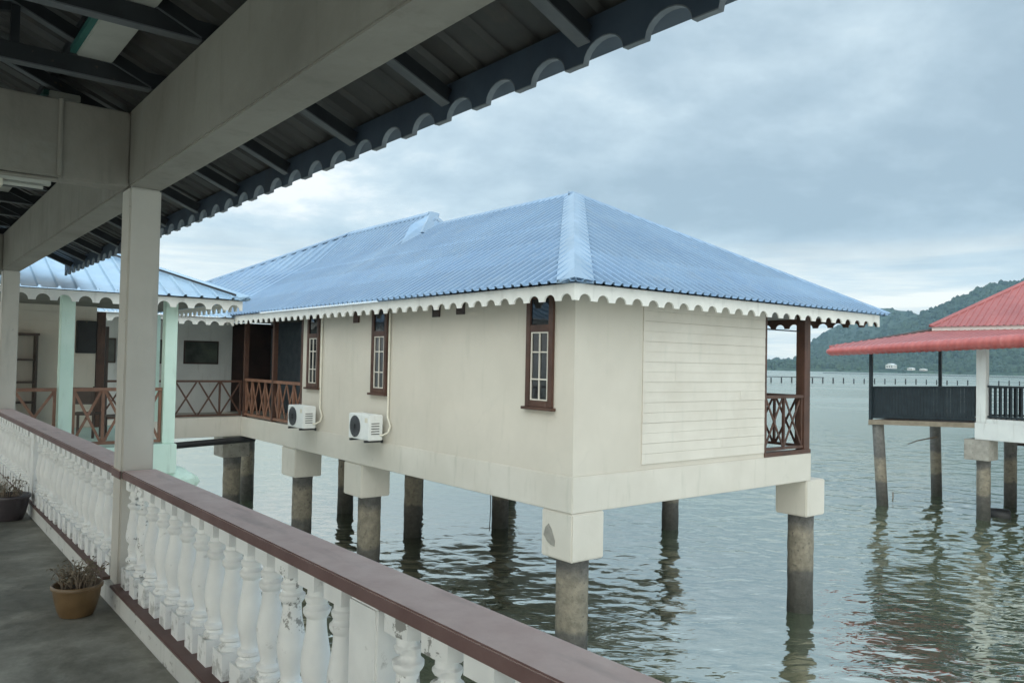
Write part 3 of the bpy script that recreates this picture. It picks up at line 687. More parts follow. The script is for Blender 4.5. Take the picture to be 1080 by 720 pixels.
# siding boards on the end wall
sb = MB(); z = 0.085; i = 0
splits = {4: 9.88, 5: 9.88, 8: 9.88, 9: 9.88, 2: 11.55, 6: 11.6, 1: 11.1}
while z < 2.62:
    zt = min(z+0.157, 2.655); xs = [9.11, 12.33] if i not in splits else [9.11, splits[i], 12.33]
    gp = 0.005 if i % 2 else 0.0025
    for a, b in zip(xs, xs[1:]):
        e = random.uniform(0.012, 0.016); tl_ = random.uniform(-.0015, .0015)
        sb.add([(a+.002, YC-0.002, z), (b-.002, YC-0.002, z), (b-.002, YC-0.002, zt-gp), (a+.002, YC-0.002, zt-gp), (a+.002, YC-e-.003, z), (b-.002, YC-e-.003-tl_, z), (b-.002, YC-e-tl_, zt-gp), (a+.002, YC-e, zt-gp)],
               [(4, 5, 6, 7), (0, 4, 7, 3), (1, 2, 6, 5), (0, 1, 5, 4), (3, 7, 6, 2)])
    z += 0.157; i += 1
sb.build('plank_siding', 'plank_white', HS)
# perimeter floor beams
bm_ = MB(); bm_.prism([(XC-.028, YC-.028, ZB), (XE, YC-.028, ZB), (XE, YC+.28, ZB), (XC+.28, YC+.28, ZB), (XC+.28, 23.7, ZB), (XC-.028, 23.7, ZB)], (0, 0, -ZB-0.002)); bm_.build('floor_beam', 'cream_beam', HS, bevel=0.012)
bm_ = MB(); bm_.box(XE-0.3, XE-0.002, YC+0.282, 24, ZB+0.002, -0.002); bm_.build('floor_beam', 'cream_beam', HS)
MB().box(XC+0.29, XE-0.31, YC+0.29, 26, -0.16, -0.005).build('floor_slab', 'concrete', HS)
for y in (14.75, 18.1, 22.3):
    MB().box(XC+0.285, XE-0.305, y-0.14, y+0.14, ZB+0.02, -0.162).build('floor_beam', 'concrete', HS)
for x in (11.3,):
    MB().box(x-0.12, x+0.12, YC+0.285, 22.1, ZB+0.06, -0.163).build('floor_beam', 'concrete', HS)
MB().box(XE+0.01, 18.4, 14.6, 24, ZB, -0.05).build('rear_deck', 'concrete', HS)
# piles and caps
def pile(x, y, r=0.24, cap=None, mat='cream_beam', top=None, parent=None):
    parent = parent or HS
    zt = ZB+0.0 if cap is None else -1.2
    n = 24; p = MB(); prof = []
    rs = random.Random(int(x*100+y*10))
    z = -5.0
    while z < (top or zt)-0.001:
        prof.append((r*(1+rs.uniform(-.025, .025)), z)); z += 0.13
    prof.append((r, top or zt))
    p.lathe(prof, x, y, n)
    po = p.build('pile', 'pile', parent, smooth=True, sharp=60)
    if cap:
        MB().box(*cap, -1.205, ZB-0.003).build('pile_cap', mat, parent, bevel=0.02)
    return po
pile(8.02, 8.51, cap=(7.655, 8.30, 8.145, 8.80))
pile(14.08, 8.50, cap=(13.70, 14.34, 8.15, 8.82))
pile(8.08, 14.78, cap=(7.665, 8.33, 14.38, 15.16))
pile(8.06, 18.1, cap=(7.665, 8.34, 17.66, 18.46))
pile(7.9, 22.55, cap=(7.5, 8.25, 22.15, 22.95), mat='concrete')
for x, y in ((11.28, 18.23), (11.3, 22.2), (13.92, 17.8), (14.1, 14.9), (17.98, 15.0), (9.6, 26.0), (18.0, 22.5), (13.9, 22.3)): pile(x, y)
# bare plaster scar on the near cap
from mathutils import noise as mnoise
sc_ = MB(); poly = [(7.647, 8.63, -0.72), (7.647, 8.56, -0.80), (7.647, 8.49, -0.95), (7.647, 8.50, -1.03), (7.647, 8.58, -1.02), (7.647, 8.66, -0.98), (7.647, 8.74, -0.9), (7.647, 8.70, -0.78)]
sc_.prism(poly, (0.02, 0, 0)); sc_.build('chipped_plaster', 'concrete', HS)
# windows (one built, copied twice)
def window():
    y0, y1 = 8.61, 9.225; fo = MB(); x0, x1 = XC-0.045, XC-0.002
    fo.box(x0, x1, y0, y0+0.10, 0.95, 2.62); fo.box(x0, x1, y1-0.10, y1, 0.95, 2.62)
    fo.box(x0, x1, y0+0.101, y1-0.101, 0.95, 1.04); fo.box(x0, x1, y0+0.101, y1-0.101, 2.07, 2.17); fo.box(x0, x1, y0+0.101, y1-0.101, 2.56, 2.62)
    f = fo.build('window', 'brown_wood', HS, bevel=0.004)
    MB().box(XC-0.014, XC-0.003, y0+0.095, y1-0.095, 1.035, 2.075).build('pane', 'glass', f)
    MB().box(XC-0.020, XC-0.003, y0+0.095, y1-0.095, 2.165, 2.565).build('transom_pane', 'glass', f)
    g = MB(); a, b = y0+0.112, y1-0.112; t = 0.020; xx0, xx1 = XC-0.034, XC-0.015
    for z in (1.055, 1.36, 1.765, 2.055): g.box(xx0, xx1, a, b, z-t/2, z+t/2)
    for yy in (a+t/2, (a+b)/2, b-t/2):
        for za, zb in ((1.0652, 1.3498), (1.3702, 1.7548), (1.7752, 2.0448)): g.box(xx0, xx1, yy-t/2, yy+t/2, za, zb)
    g.build('glazing_bar', 'plank_white', f)
    MB().box(XC-0.085, XC-0.003, y0-0.05, y1+0.05, 0.905, 0.948).build('sill', 'brown_wood', f, bevel=0.005)
    return f
w0 = window()
for dy in (4.85, 7.90):
    c = copy_tree(w0, HS); c.location = (0, dy, 0)
# vents high in the wall
for y0, y1, za, zb, m in ((10.90, 11.13, 2.40, 2.61, 'door_dark'), (11.65, 11.88, 2.38, 2.60, 'door_dark'), (14.66, 14.90, 2.36, 2.60, 'brown_wood')):
    v = MB(); v.box(XC-0.03, XC-0.002, y0, y1, za, zb); v.build('vent', m, HS, bevel=0.004)
# fascia boards
f1 = MB(); scallop(f1, (EAX, EAY), (EAX, 21.7), ZT-0.012, 2.555, 2.46, 0.335, 0.225, 0.025, (1, 0)); f1.build('eave_fascia', 'fascia', HS)
f1 = MB(); scallop(f1, (EAX+0.026, EAY), (XR, EAY), ZT-0.012, 2.555, 2.46, 0.335, 0.225, 0.025, (0, 1)); f1.build('eave_fascia', 'fascia', HS)
f1 = MB(); scallop(f1, (XR, EAY+0.026), (XR, 21.7), ZT-0.012, 2.555, 2.46, 0.335, 0.225, 0.025, (-1, 0)); f1.build('eave_fascia', 'brown_wood', HS)
MB().box(EAX+0.03, XR-0.03, EAY+0.03, 24, 2.663, 2.683).build('soffit', 'ceiling_board', HS)
# roof slopes
OV = 0.09; APX, APY, APZ = RXH, 12.30, 5.22; FZ = 5.57; FY0, FY1 = 17.9, 22.56
ez = ZT; xl, xr, yf = EAX-OV, XR+OV+0.2, EAY-OV
RT = MB()
def left_slope(u):   # u is world Y
    if u <= APY:
        k = (u-yf)/(APY-yf); top = (xl+(APX-xl)*k, u, ez+(APZ-ez)*k)
    elif u <= FY0: top = (APX, u, APZ)
    else: top = (APX, u, APZ+(FZ-APZ)*min(1, (u-FY0)/1.0))
    return (xl, u, ez), top
corrugated(RT, left_slope, yf, 17.5, 0.20, (-0.6, 0, 1), 0.042)
def far_pts(s):
    mk = Vector((xl, 0, ez)).lerp(Vector((APX, 0, APZ)), 0.72)
    if s <= 0.5:
        q = s/0.5; bt = Vector((xl, 17.5+q*4.2, ez)); tp = Vector((APX, 17.5+q*(FY1-17.5), APZ+(FZ-APZ)*min(1, q*13)))
        kn = Vector((mk.x, 0.28*bt.y+0.72*tp.y, mk.z))
    else:
        q = (s-0.5)/0.5; bt = Vector((xl, 21.7, ez)).lerp(Vector((6.4, 27.6, 3.16)), q); tp = Vector((APX, FY1, FZ)).lerp(Vector((6.4, 27.6, 3.18)), q)
        kn = bt.lerp(tp, 0.72); kn.z -= 0.24*max(0, 1-q*2)
    return bt, kn, tp
corrugated(RT, lambda s: far_pts(s)[:2], 0.0, 1.0, 0.0235, (-0.6, 0, 1), 0.042)
corrugated(RT, lambda s: far_pts(s)[1:], 0.0, 1.0, 0.0235, (-0.6, 0, 1), 0.042)
def front_slope(u):  # u is world X
    if u <= APX: k = (u-xl)/(APX-xl); top = (u, yf+(APY-yf)*k, ez+(APZ-ez)*k)
    else: k = (xr-u)/(xr-APX); top = (u, yf+(APY-yf)*k, ez+(APZ-ez)*k)
    return (u, yf, ez), top
corrugated(RT, front_slope, xl, xr, 0.18, (0, -0.55, 1), 0.042)
def right_slope(u):
    if u <= APY: k = (u-yf)/(APY-yf); top = (xr+(APX-xr)*k, u, ez+(APZ-ez)*k)
    else: top = (APX, u, APZ)
    return (xr, u, ez), top
corrugated(RT, right_slope, yf, 25.5, 0.20, (0.6, 0, 1), 0.042)
RF = RT.build('roof', 'blue_roof', HS, recalc=False)
def flashing(name, a, b, n1, n2, wa, wb, mat='blue_cap', lift=0.045):
    """folded metal cap along the edge a-b; n1, n2 are the directions in the two slopes away from the edge"""
    m = MB(); a, b = Vector(a), Vector(b); n1, n2 = Vector(n1).normalized(), Vector(n2).normalized(); u = Vector((0, 0, lift))
    vs = []
    for p, w_ in ((a, wa), (b, wb)):
        vs += [p+n1*w_+u*0.75, p+u*1.25, p+n2*w_+u*0.75, p+n1*w_-u*0.2, p+n2*w_-u*0.2]
    m.add(vs, [(0, 1, 6, 5), (1, 2, 7, 6), (0, 5, 8, 3), (2, 4, 9, 7), (0, 3, 4, 2, 1), (5, 6, 7, 9, 8)])
    return m.build(name, mat, RF, recalc=True)
cnr = Vector((xl, yf, ez)); apx = Vector((APX, APY, APZ))
flashing('hip_cap', cnr, apx, (0.0, 1, 0.0), (1, 0, 0.0), 0.36, 0.30)
cr_ = Vector((xr, yf, ez))
flashing('hip_cap', cr_, apx, (-1, 0, 0), (0, 1, 0), 0.16, 0.16, 'blue_roof')
flashing('ridge_cap', apx, (APX, FY0, APZ), (-1, 0, -0.6), (1, 0, -0.6), 0.16, 0.16, 'blue_roof')
# raised rear roof
fa = Vector((APX, 17.9, FZ)); g = MB()
l1 = Vector((APX-0.66, 17.30, 4.865)); r1 = Vector((APX+0.66, 17.30, 4.865)); b1_ = Vector((APX-0.66, 17.86, 5.165)); b2_ = Vector((APX+0.66, 17.86, 5.165))
g.add([fa, l1, r1, b1_, b2_, (APX-1.17, 17.52, 4.55), (APX, FY1, FZ), (APX+2.2, FY1, 4.1), (APX+2.2, 17.86, 4.1)], [(0, 1, 2), (0, 3, 1), (0, 2, 4), (3, 5, 1), (0, 4, 8, 7, 6)])
g.build('rear_roof', 'blue_roof', HS, recalc=False)
flashing('hip_cap', l1, fa, (0, 1, 0.0), (1, 0, 0.0), 0.30, 0.26)
flashing('hip_cap', r1, fa, (-1, 0, 0.0), (0, 1, 0.0), 0.10, 0.10)
flashing('hip_cap', (6.4, 27.6, 3.18), (APX, FY1, FZ), (-1, 0, -.5), (0, 1, -.5), 0.2, 0.2, 'blue_roof')
flashing('ridge_cap', fa, (APX, FY1, FZ), (-1, 0, -0.6), (1, 0, -0.6), 0.16, 0.16, 'blue_roof')
# veranda at the right end
for x, y in ((13.74, YC+0.09), (13.74, 12.5), (13.74, 17)):
    MB().box(x-0.10, x+0.10, y-0.09, y+0.09, 0.0, 2.662).build('post', 'brown_wood', HS, bevel=0.006)
MB().box(12.345, 12.41, YC+0.0, YC+0.09, 0.0, 2.662).build('post', 'brown_wood', HS)
railing(HS, (12.42, YC+0.05), (13.63, YC+0.05), 0.13, 1.07, 0.52, 'brown_wood', 0.055)
railing(HS, (13.74, YC+0.2), (13.74, 12.4), 0.13, 1.07, 0.52, 'brown_wood', 0.055)
MB().box(12.345, 13.84, YC-0.022, YC+0.08, 0.0, 0.075).build('sill_board', 'brown_wood', HS)
MB().tube([(12.42, YC+0.12, 2.30), (13.64, YC+0.12, 2.30)], 0.012).build('tie_rod', 'dark_steel', HS)
# recessed veranda on the long side
for y in (17.47, 19.2, 21.2):
    MB().box(XC-0.01, XC+0.10, y-0.05, y+0.05, 0.0, 2.662).build('post', 'brown_wood', HS)
railing(HS, (XC+0.05, 17.54), (XC+0.05, 21.14), 0.07, 1.0, 0.45, 'red_wood', 0.07)
MB().box(9.46, 9.498, 17.6, 18.6, 0.0, 2.1).build('door', 'door_dark', HS)
MB().box(9.46, 9.498, 19.4, 21.0, 0.8, 2.2).build('recess_window', 'glass', HS)
MB().box(9.3, 9.44, 20.1, 23.9, 0.0, 2.5).build('curtain', 'curtain', HS)

# air conditioners and their pipes
def aircon(label, y0, y1, pipe_to, px):
    yc = (y0+y1)/2; a = thing('air_conditioner', label, 'air conditioner', (XC-0.2, yc, 0.05), 'air conditioners on the long wall')
    xf, xb, z0, z1 = XC-0.40, XC-0.10, 0.055, 0.545
    MB().box(xf, xb, y0, y1, z0, z1).build('casing', 'ac_white', a, bevel=0.015)
    fy = y0+(y1-y0)*0.66; r = 0.205; zc = (z0+z1)/2; g = MB(); n = 28
    vs = []
    for k in range(n): an = 2*math.pi*k/n; vs.append((xf-0.006, fy+r*math.cos(an), zc+r*math.sin(an)))
    g.prism(vs, (0.005, 0, 0)); fan = g.build('fan_opening', 'fan_grey', a)
    gr = MB()
    for rr in (0.05, 0.09, 0.13, 0.17, 0.207):
        gr.tube([(xf-0.012, fy+rr*math.cos(2*math.pi*k/24), zc+rr*math.sin(2*math.pi*k/24)) for k in range(25)], 0.004, 5, False)
    for k in range(8):
        an = math.pi*k/8; gr.tube([(xf-0.014, fy-r*math.cos(an), zc-r*math.sin(an)), (xf-0.014, fy+r*math.cos(an), zc+r*math.sin(an))], 0.003, 5)
    gr.build('fan_grille', 'dark_steel', a)
    b = MB()
    for yy in (y0+0.12, y1-0.12):
        b.bar((xf-0.03, yy, z0-0.022), (XC-0.03, yy, z0-0.022), 0.04, 0.04); b.bar((XC-0.048, yy, z0-0.002), (XC-0.048, yy, z0-0.06), 0.03, 0.035, (1, 0, 0))
    b.build('bracket', 'dark_steel', a)
    p = MB(); y_ = px
    p.tube([(xb+0.02-0.08, y0-0.005, 0.16), (xb-0.04, y0-0.08, 0.16), (XC-0.06, y0-0.14, 0.22), (XC-0.035, y0-0.17, 0.34), (XC-0.035, y_, 0.5), (XC-0.035, y_, pipe_to)], 0.019, 8)
    p.build('pipe', 'pvc', a, smooth=True, sharp=60)
    s = MB(); s.box(xf-0.004, xf-0.001, y0+0.06, y0+0.17, z1-0.15, z1-0.06); s.build('rating_plate', 'pvc', a)
    v = MB()
    for k in range(5): v.box(xb-0.25, xb-0.08, y0-0.006, y0-0.001, z0+0.12+k*0.05, z0+0.135+k*0.05)
    v.build('side_louvre', 'black', a)
aircon('white air conditioner under the middle window', 13.42, 14.26, 2.5, 13.36)
aircon('white air conditioner beside the recessed veranda, under the far window', 16.42, 17.26, 2.5, 16.36)

# ---------------------------------------------------------------- link veranda between pavilion and house
LK = thing('link_veranda', 'shaded veranda linking the pavilion and the blue roofed house', 'veranda', (5.5, 22, 0))
MB().box(2.5, XC-0.03, 21.25, 21.5, ZB, -0.002).build('floor_beam', 'cream_beam', LK, bevel=0.01)
MB().box(2.0, XC-0.03, 21.51, 23.4, -0.2, -0.01).build('floor_slab', 'concrete', LK)
MB().box(3.9, 8.1, 23.4, 23.55, -0.2, 2.62).build('back_wall', 'white_house', LK)
MB().box(8.102, 9.45, 23.45, 23.55, -0.2, 2.62).build('dark_partition', 'door_dark', LK)
railing(LK, (4.2, 21.33), (XC-0.02, 21.33), 0.05, 0.95, 0.56, 'brown_wood', 0.055)
f1 = MB(); scallop(f1, (3.6, 20.82), (7.24, 20.82), 2.60, 2.52, 2.42, 0.33, 0.22, 0.025, (0, 1)); f1.build('eave_fascia', 'fascia', LK)
lr = MB(); corrugated(lr, lambda u: ((u, 20.72, 2.63), (u, 24.2, 3.42)), 2.6, 8.2, 0.2, (0, -0.3, 1), 0.028); lr.build('roof_sheet', 'pale_roof', LK, recalc=False)
MB().box(3.0, 7.6, 20.86, 23.4, 2.608, 2.622).build('soffit', 'ceiling_board', LK)
MB().box(3.55, 3.75, 21.6, 21.8, -0.005, 2.6).build('post', 'mint', LK)
pipe_ = MB(); pipe_.tube([(3.6, 21.0, -0.72), (5.6, 21.1, -0.70), (8.0, 21.15, -0.60)], 0.085, 10); pipe_.build('drain_pipe', 'black', LK, smooth=True)
pile(4.35, 18.4, 0.25, parent=LK)
for x0, x1, lab in ((4.55, 4.95, 'small dark picture on the veranda back wall, leftmost of three'), (5.55, 6.28, 'dark picture partly behind the right mint post'), (6.72, 7.70, 'dark wide landscape picture on the veranda back wall, nearest the house')):
    p = thing('picture_frame', lab, 'picture', ((x0+x1)/2, 23.38, 1.4), 'pictures on the veranda wall')
    MB().box(x0, x1, 23.365, 23.398, 1.38, 2.05).build('frame', 'door_dark', p, bevel=0.006); MB().box(x0+.04, x1-.04, 23.358, 23.364, 1.42, 2.01).build('print', 'picture', p)

# ---------------------------------------------------------------- pavilion
PV = thing('pavilion', 'open pavilion with mint posts, brown crossed railing and pale blue roof', 'pavilion', (2.8, 14.5, 0))
MB().box(1.66, 4.04, 14.34, 19, -0.3, 0.06).build('floor_slab', 'mint', PV, bevel=0.01)
MB().box(-1.0, 1.64, 14.36, 19, -0.3, 0.0).build('floor_slab', 'concrete', PV)
MB().box(3.62, 4.04, 14.28, 14.70, -0.42, 0.085).build('post_base', 'mint', PV, bevel=0.012)
for x, y in ((2.24, 14.42), (3.835, 14.42)):
    MB().box(x, x+0.2, y, y+0.2, 0.0 if x < 3 else 0.085, 2.55).build('post', 'mint', PV, bevel=0.006)
for x, y in ((4.35, 18.7), (4.9, 19.6), (1.2, 17.6)):
    MB().box(x, x+0.2, y, y+0.2, 0.06, 2.55).build('post', 'mint', PV, bevel=0.006)
railing(PV, (1.62, 14.52), (2.22, 14.52), 0.13, 1.02, 0.46, 'red_wood', 0.055)
railing(PV, (2.45, 14.52), (3.825, 14.52), 0.13, 1.02, 0.46, 'red_wood', 0.055)
# rough footing below the right post
ft = bmesh.new(); bmesh.ops.create_icosphere(ft, subdivisions=3, radius=1.0)
for v in ft.verts:
    q = mnoise.noise(v.co*1.7+Vector((4, 1, 0)))*0.30; v.co = Vector((v.co.x*(0.46+q*.3), v.co.y*(0.36+q*.3), v.co.z*(0.26+q*.2)))
me = bpy.data.meshes.new('footing'); ft.to_mesh(me); ft.free(); me.materials.append(MAT['mint'])
fo = bpy.data.objects.new('footing', me); col.objects.link(fo); fo.parent = PV; fo.location = Vector((4.02, 14.62, -0.62))-PV.location; fo['label'] = 'rough pale green concrete footing'
MB().box(3.74, 4.0, 14.45, 14.85, -5, -0.42).build('footing_pier', 'concrete', PV)
f1 = MB(); scallop(f1, (0.3, 14.08), (5.04, 14.08), 2.60, 2.53, 2.43, 0.285, 0.20, 0.025, (0, 1)); f1.build('eave_fascia', 'fascia', PV)
f1 = MB(); scallop(f1, (5.04, 14.106), (5.04, 18.9), 2.60, 2.53, 2.43, 0.285, 0.20, 0.025, (-1, 0)); f1.build('eave_fascia', 'fascia', PV)
PSL = 0.42; pxr, pyf, pez, pry = 5.15, 13.98, 2.62, 17.2
pvr = MB()
def pav_front(u):
    k = min(pry-pyf, pxr-u); return (u, pyf, pez), (u, pyf+k, pez+PSL*k)
corrugated(pvr, pav_front, -1.0, pxr, 0.27, (0, -PSL, 1), 0.035, ((0, 0), (0.78, 0), (0.84, 1), (0.96, 1)))
def pav_side(u):
    k = min(u-pyf, 2*pry-pyf-u); return (pxr, u, pez), (pxr-k, u, pez+PSL*k)
corrugated(pvr, pav_side, pyf, 2*pry-pyf, 0.27, (PSL, 0, 1), 0.035)
prf = pvr.build('roof', 'pale_roof', PV, recalc=False)
RF = prf
flashing('hip_cap', (pxr, pyf, pez), (pxr-(pry-pyf), pry, pez+PSL*(pry-pyf)), (-1, 0, 0), (0, 1, 0), 0.2, 0.2, 'pale_roof', 0.06)
hs = MB(); hs.bar((pxr-0.25, pyf+0.05, pez+0.085), (pxr-3.1, pyf+2.9, pez+PSL*2.9+0.085), 0.02, 0.03); hs.build('cap_shadow_bar', 'black', prf)  # black bar drawn as the shadow beneath the hip cap
MB().box(-0.9, 5.0, 14.12, 19, 2.606, 2.618).build('soffit', 'ceiling_board', PV)
# plank wall, cabinet, doorway at the back
pw = MB(); z = 0.07
while z < 2.55:
    pw.add([(0.4, 18.6, z), (3.55, 18.6, z), (3.55, 18.6, z+.192), (0.4, 18.6, z+.192), (0.4, 18.58, z), (3.55, 18.58, z), (3.55, 18.588, z+.192), (0.4, 18.588, z+.192), ], [(4, 5, 6, 7), (0, 1, 5, 4), (3, 7, 6, 2), (0, 4, 7, 3), (1, 2, 6, 5)]); z += 0.2
pw.build('plank_wall', 'plank_white', PV)
MB().box(0.4, 3.55, 18.602, 18.7, 0.06, 2.6).build('wall_core', 'plank_white', PV)
MB().box(3.56, 3.72, 18.55, 18.72, 0.06, 2.5).build('door_frame', 'brown_wood', PV)
MB().box(3.74, 3.80, 18.6, 19.4, 0.06, 2.2).build('door', 'door_dark', PV)
cb = thing('display_shelf', 'tall dark shelf unit standing against the white plank wall', 'shelf', (2.05, 18.4, 0.06))
m = MB(); m.box(1.66, 1.70, 18.2, 18.55, 0.06, 1.95); m.box(2.40, 2.44, 18.2, 18.55, 0.06, 1.95); m.build('side_panel', 'door_dark', cb)
MB().box(1.64, 2.46, 18.18, 18.57, 1.952, 2.0).build('top', 'door_dark', cb)
for z in (0.2, 0.6, 1.0, 1.45):
    MB().box(1.702, 2.398, 18.22, 18.55, z, z+0.035).build('shelf', 'door_dark', cb)
mb_ = thing('meter_box', 'grey electrical box hanging on the plank wall beside the doorway', 'electrical box', (3.35, 18.5, 1.6))
MB().box(3.16, 3.52, 18.40, 18.575, 1.62, 2.30).build('case', 'dark_steel', mb_, bevel=0.01); MB().box(3.19, 3.49, 18.392, 18.399, 1.65, 2.27).build('lid', 'dark_steel', mb_)
def chair(label, x, y, rz):
    c = thing('wooden_chair', label, 'chair', (x, y, 0.06), 'chairs in the pavilion'); c0 = Vector((x, y, 0.06))
    def B(nm, x0, x1, y0, y1, z0, z1): MB().box(x+x0, x+x1, y+y0, y+y1, 0.06+z0, 0.06+z1).build(nm, 'door_dark', c, bevel=0.004)
    B('seat', -.22, .22, -.22, .22, .42, .46)
    for sx in (-1, 1):
        B('leg', sx*.2-.02, sx*.2+.02, -.2, -.16, 0, .418); B('leg', sx*.2-.02, sx*.2+.02, .17, .21, 0, .418)
        B('back_post', sx*.2-.02, sx*.2+.02, .175, .21, .462, .95)
    B('backrest', -.178, .178, .18, .205, .62, .93)
    c.rotation_euler = (0, 0, rz)
chair('dark wooden chair behind the crossed railing, left of the column', 3.0, 16.4, R(150))
chair('dark wooden chair behind the crossed railing, hidden partly by the column', 3.45, 15.6, R(200))

# ---------------------------------------------------------------- red-roofed house on the right
RH = thing('red_roof_house', 'red roofed house on piles with dark boarded veranda', 'house', (29, 8, 0))
XW = 27.2; YW = 10.17; YL = 13.76
def sag(y): return -0.13*max(0, (y-YW))/(YL-YW)
MB().box(27.06, 27.36, 4.0, YW+0.17, -0.53, 0.0).build('floor_beam', 'white_house', RH, bevel=0.01)
MB().box(27.10, 27.34, 4.0, YW-0.15, 0.002, 0.13).build('plinth', 'white_house', RH)
MB().box(27.365, 34, 4.0, YW+0.1, -0.3, -0.03).build('floor_slab', 'concrete', RH)
MB().box(27.08, 27.36, YW-0.14, YW+0.14, 0.002, 2.45).build('column', 'white_house', RH, bevel=0.01)
MB().box(27.0, 27.72, 9.90, 10.63, -1.18, -0.535).build('pile_cap', 'concrete', RH, bevel=0.015)
MB().box(29.3, 30.1, 9.2, 9.9, -0.8, -0.31).build('pile_cap', 'door_dark', RH)  # darker than the other cap: shade under the house put into its colour
pile(27.45, 10.22, 0.2, top=-1.18, parent=RH); pile(29.7, 9.55, 0.24, top=-0.8, parent=RH); pile(31.2, 10.75, 0.2, top=-0.3, parent=RH)
def lean_pile(a, b, r):
    p = MB(); a, b = Vector(a), Vector(b)
    p.tube([a.lerp(b, k/8) for k in range(9)], r, 16); p.build('pile', 'pile', RH, smooth=True, sharp=60)
lean_pile((27.42, 13.62, -0.2), (27.2, 13.2, -5.0), 0.19)
lean_pile((31.3, 13.35, -0.2), (31.2, 13.18, -5.0), 0.19)
vb = MB()
vb.bar((XW, YW+0.15, -0.10), (XW, YL+0.05, -0.10+sag(YL)), 0.14, 0.16); vb.bar((XW, YL+0.02, -0.12+sag(YL)), (31.6, YL-0.2, -0.2), 0.14, 0.18); vb.bar((31.6, YW, -0.1), (31.6, YL-0.2, -0.2), 0.14, 0.18)
vb.build('veranda_joist', 'plank_tan', RH)
vf = MB(); vf.add([(XW+.08, YW+.14, -0.02), (31.5, YW+.14, -0.02), (31.5, YL, -0.02+sag(YL)), (XW+.08, YL, -0.02+sag(YL)), (XW+.08, YW+.14, -0.08), (31.5, YW+.14, -0.08), (31.5, YL, -0.08+sag(YL)), (XW+.08, YL, -0.08+sag(YL))], [(0, 1, 2, 3), (7, 6, 5, 4), (0, 4, 5, 1), (1, 5, 6, 2), (2, 6, 7, 3), (3, 7, 4, 0)])
vf.build('veranda_floor', 'plank_tan', RH)
def board_rail(p0, p1, z0, z1, pitch, bw, n_open=0):
    p0, p1 = Vector((*p0, 0)), Vector((*p1, 0)); d = p1-p0; Ln = d.length; d.normalize(); b = MB(); n = int(Ln/pitch)
    def zz(p): return sag(p.y)
    for zc in (z0+0.06, z1-0.03): b.bar(p0+Vector((0, 0, zc+zz(p0))), p1+Vector((0, 0, zc+zz(p1))), 0.05, 0.06)
    side = Vector((d.y, -d.x, 0))*0.035
    for i in range(n):
        q = p0+d*(pitch*(i+.5)) - side
        b.bar(q+Vector((0, 0, z0+zz(q)+random.uniform(-.01, .01))), q+Vector((0, 0, z1+zz(q)-0.02)), bw, 0.018, side) if False else b.bar(q+Vector((0, 0, z0+zz(q))), q+Vector((0, 0, z1+zz(q)-0.02)), 0.018, bw, d)
    return b.build('railing', 'black_green', RH)
board_rail((XW, YL), (XW, YW+0.16), 0.03, 1.15, 0.105, 0.096)
board_rail((XW+.05, YL), (31.6, YL-0.2), 0.03, 1.12, 0.105, 0.09)
board_rail((31.6, YL-0.2), (31.6, YW+0.2), 0.03, 1.12, 0.16, 0.085)
board_rail((XW, YW-0.16), (XW, 4.2), 0.14, 1.18, 0.145, 0.05)
for x, y in ((XW, YL), (31.5, 13.25), (31.5, 10.3)):
    MB().bar((x, y, -0.02+sag(y)), (x, y, 2.5+sag(y)), 0.10, 0.10, (0, 1, 0)).build('post', 'black_green', RH)
for x, y in ((XW+1.1, 8.98), (XW+3.5, 8.9), (XW+0.1, 7.4)):
    MB().box(x-.12, x+.12, y-.12, y+.12, 0.0, 3.0).build('post', 'black_green', RH)
MB().box(33.0, 33.15, 4.0, 8.0, -0.03, 3.0).build('back_wall', 'door_dark', RH)
# barrel awning of ribbed red sheet
def awn(y):
    zb_ = 2.06+(14.85-y)/(14.85-8.58)*0.28 if y > 8.58 else 2.34
    hh = 0.27+(14.85-y)/(14.85-8.58)*0.14 if y > 8.58 else 0.41
    return zb_, hh
aw = MB(); n = 14; ysn = []; y = 14.85
while y > 4.0: ysn.append(y); y -= 0.05
vs = []; fs = []
XA = 25.9
for i, y in enumerate(ysn):
    zb_, hh = awn(y); rb = 0.014 if i % 4 in (0, 1) else 0.0
    endk = min(1, max(0.0, (14.85-y)/0.25)); endk = math.sqrt(1-(1-endk)**2)
    for k in range(n+1):
        a = math.pi*(k/n)*0.98 - math.pi*0.45
        x = XA+0.30-(0.30*math.cos(a)+rb); z = zb_+hh*(0.5+0.5*math.sin(a)/1.0)+rb*math.sin(a)
        x = XA+0.35+(x-XA-0.35)*endk; z = (zb_+hh*0.6)+(z-zb_-hh*0.6)*endk
        vs.append((x, y, z))
for i in range(len(ysn)-1):
    for k in range(n): fs.append((i*(n+1)+k, i*(n+1)+k+1, (i+1)*(n+1)+k+1, (i+1)*(n+1)+k))
aw.add(vs, fs); aw.build('barrel_awning', 'red_awning', RH, smooth=True, recalc=True, sharp=60)
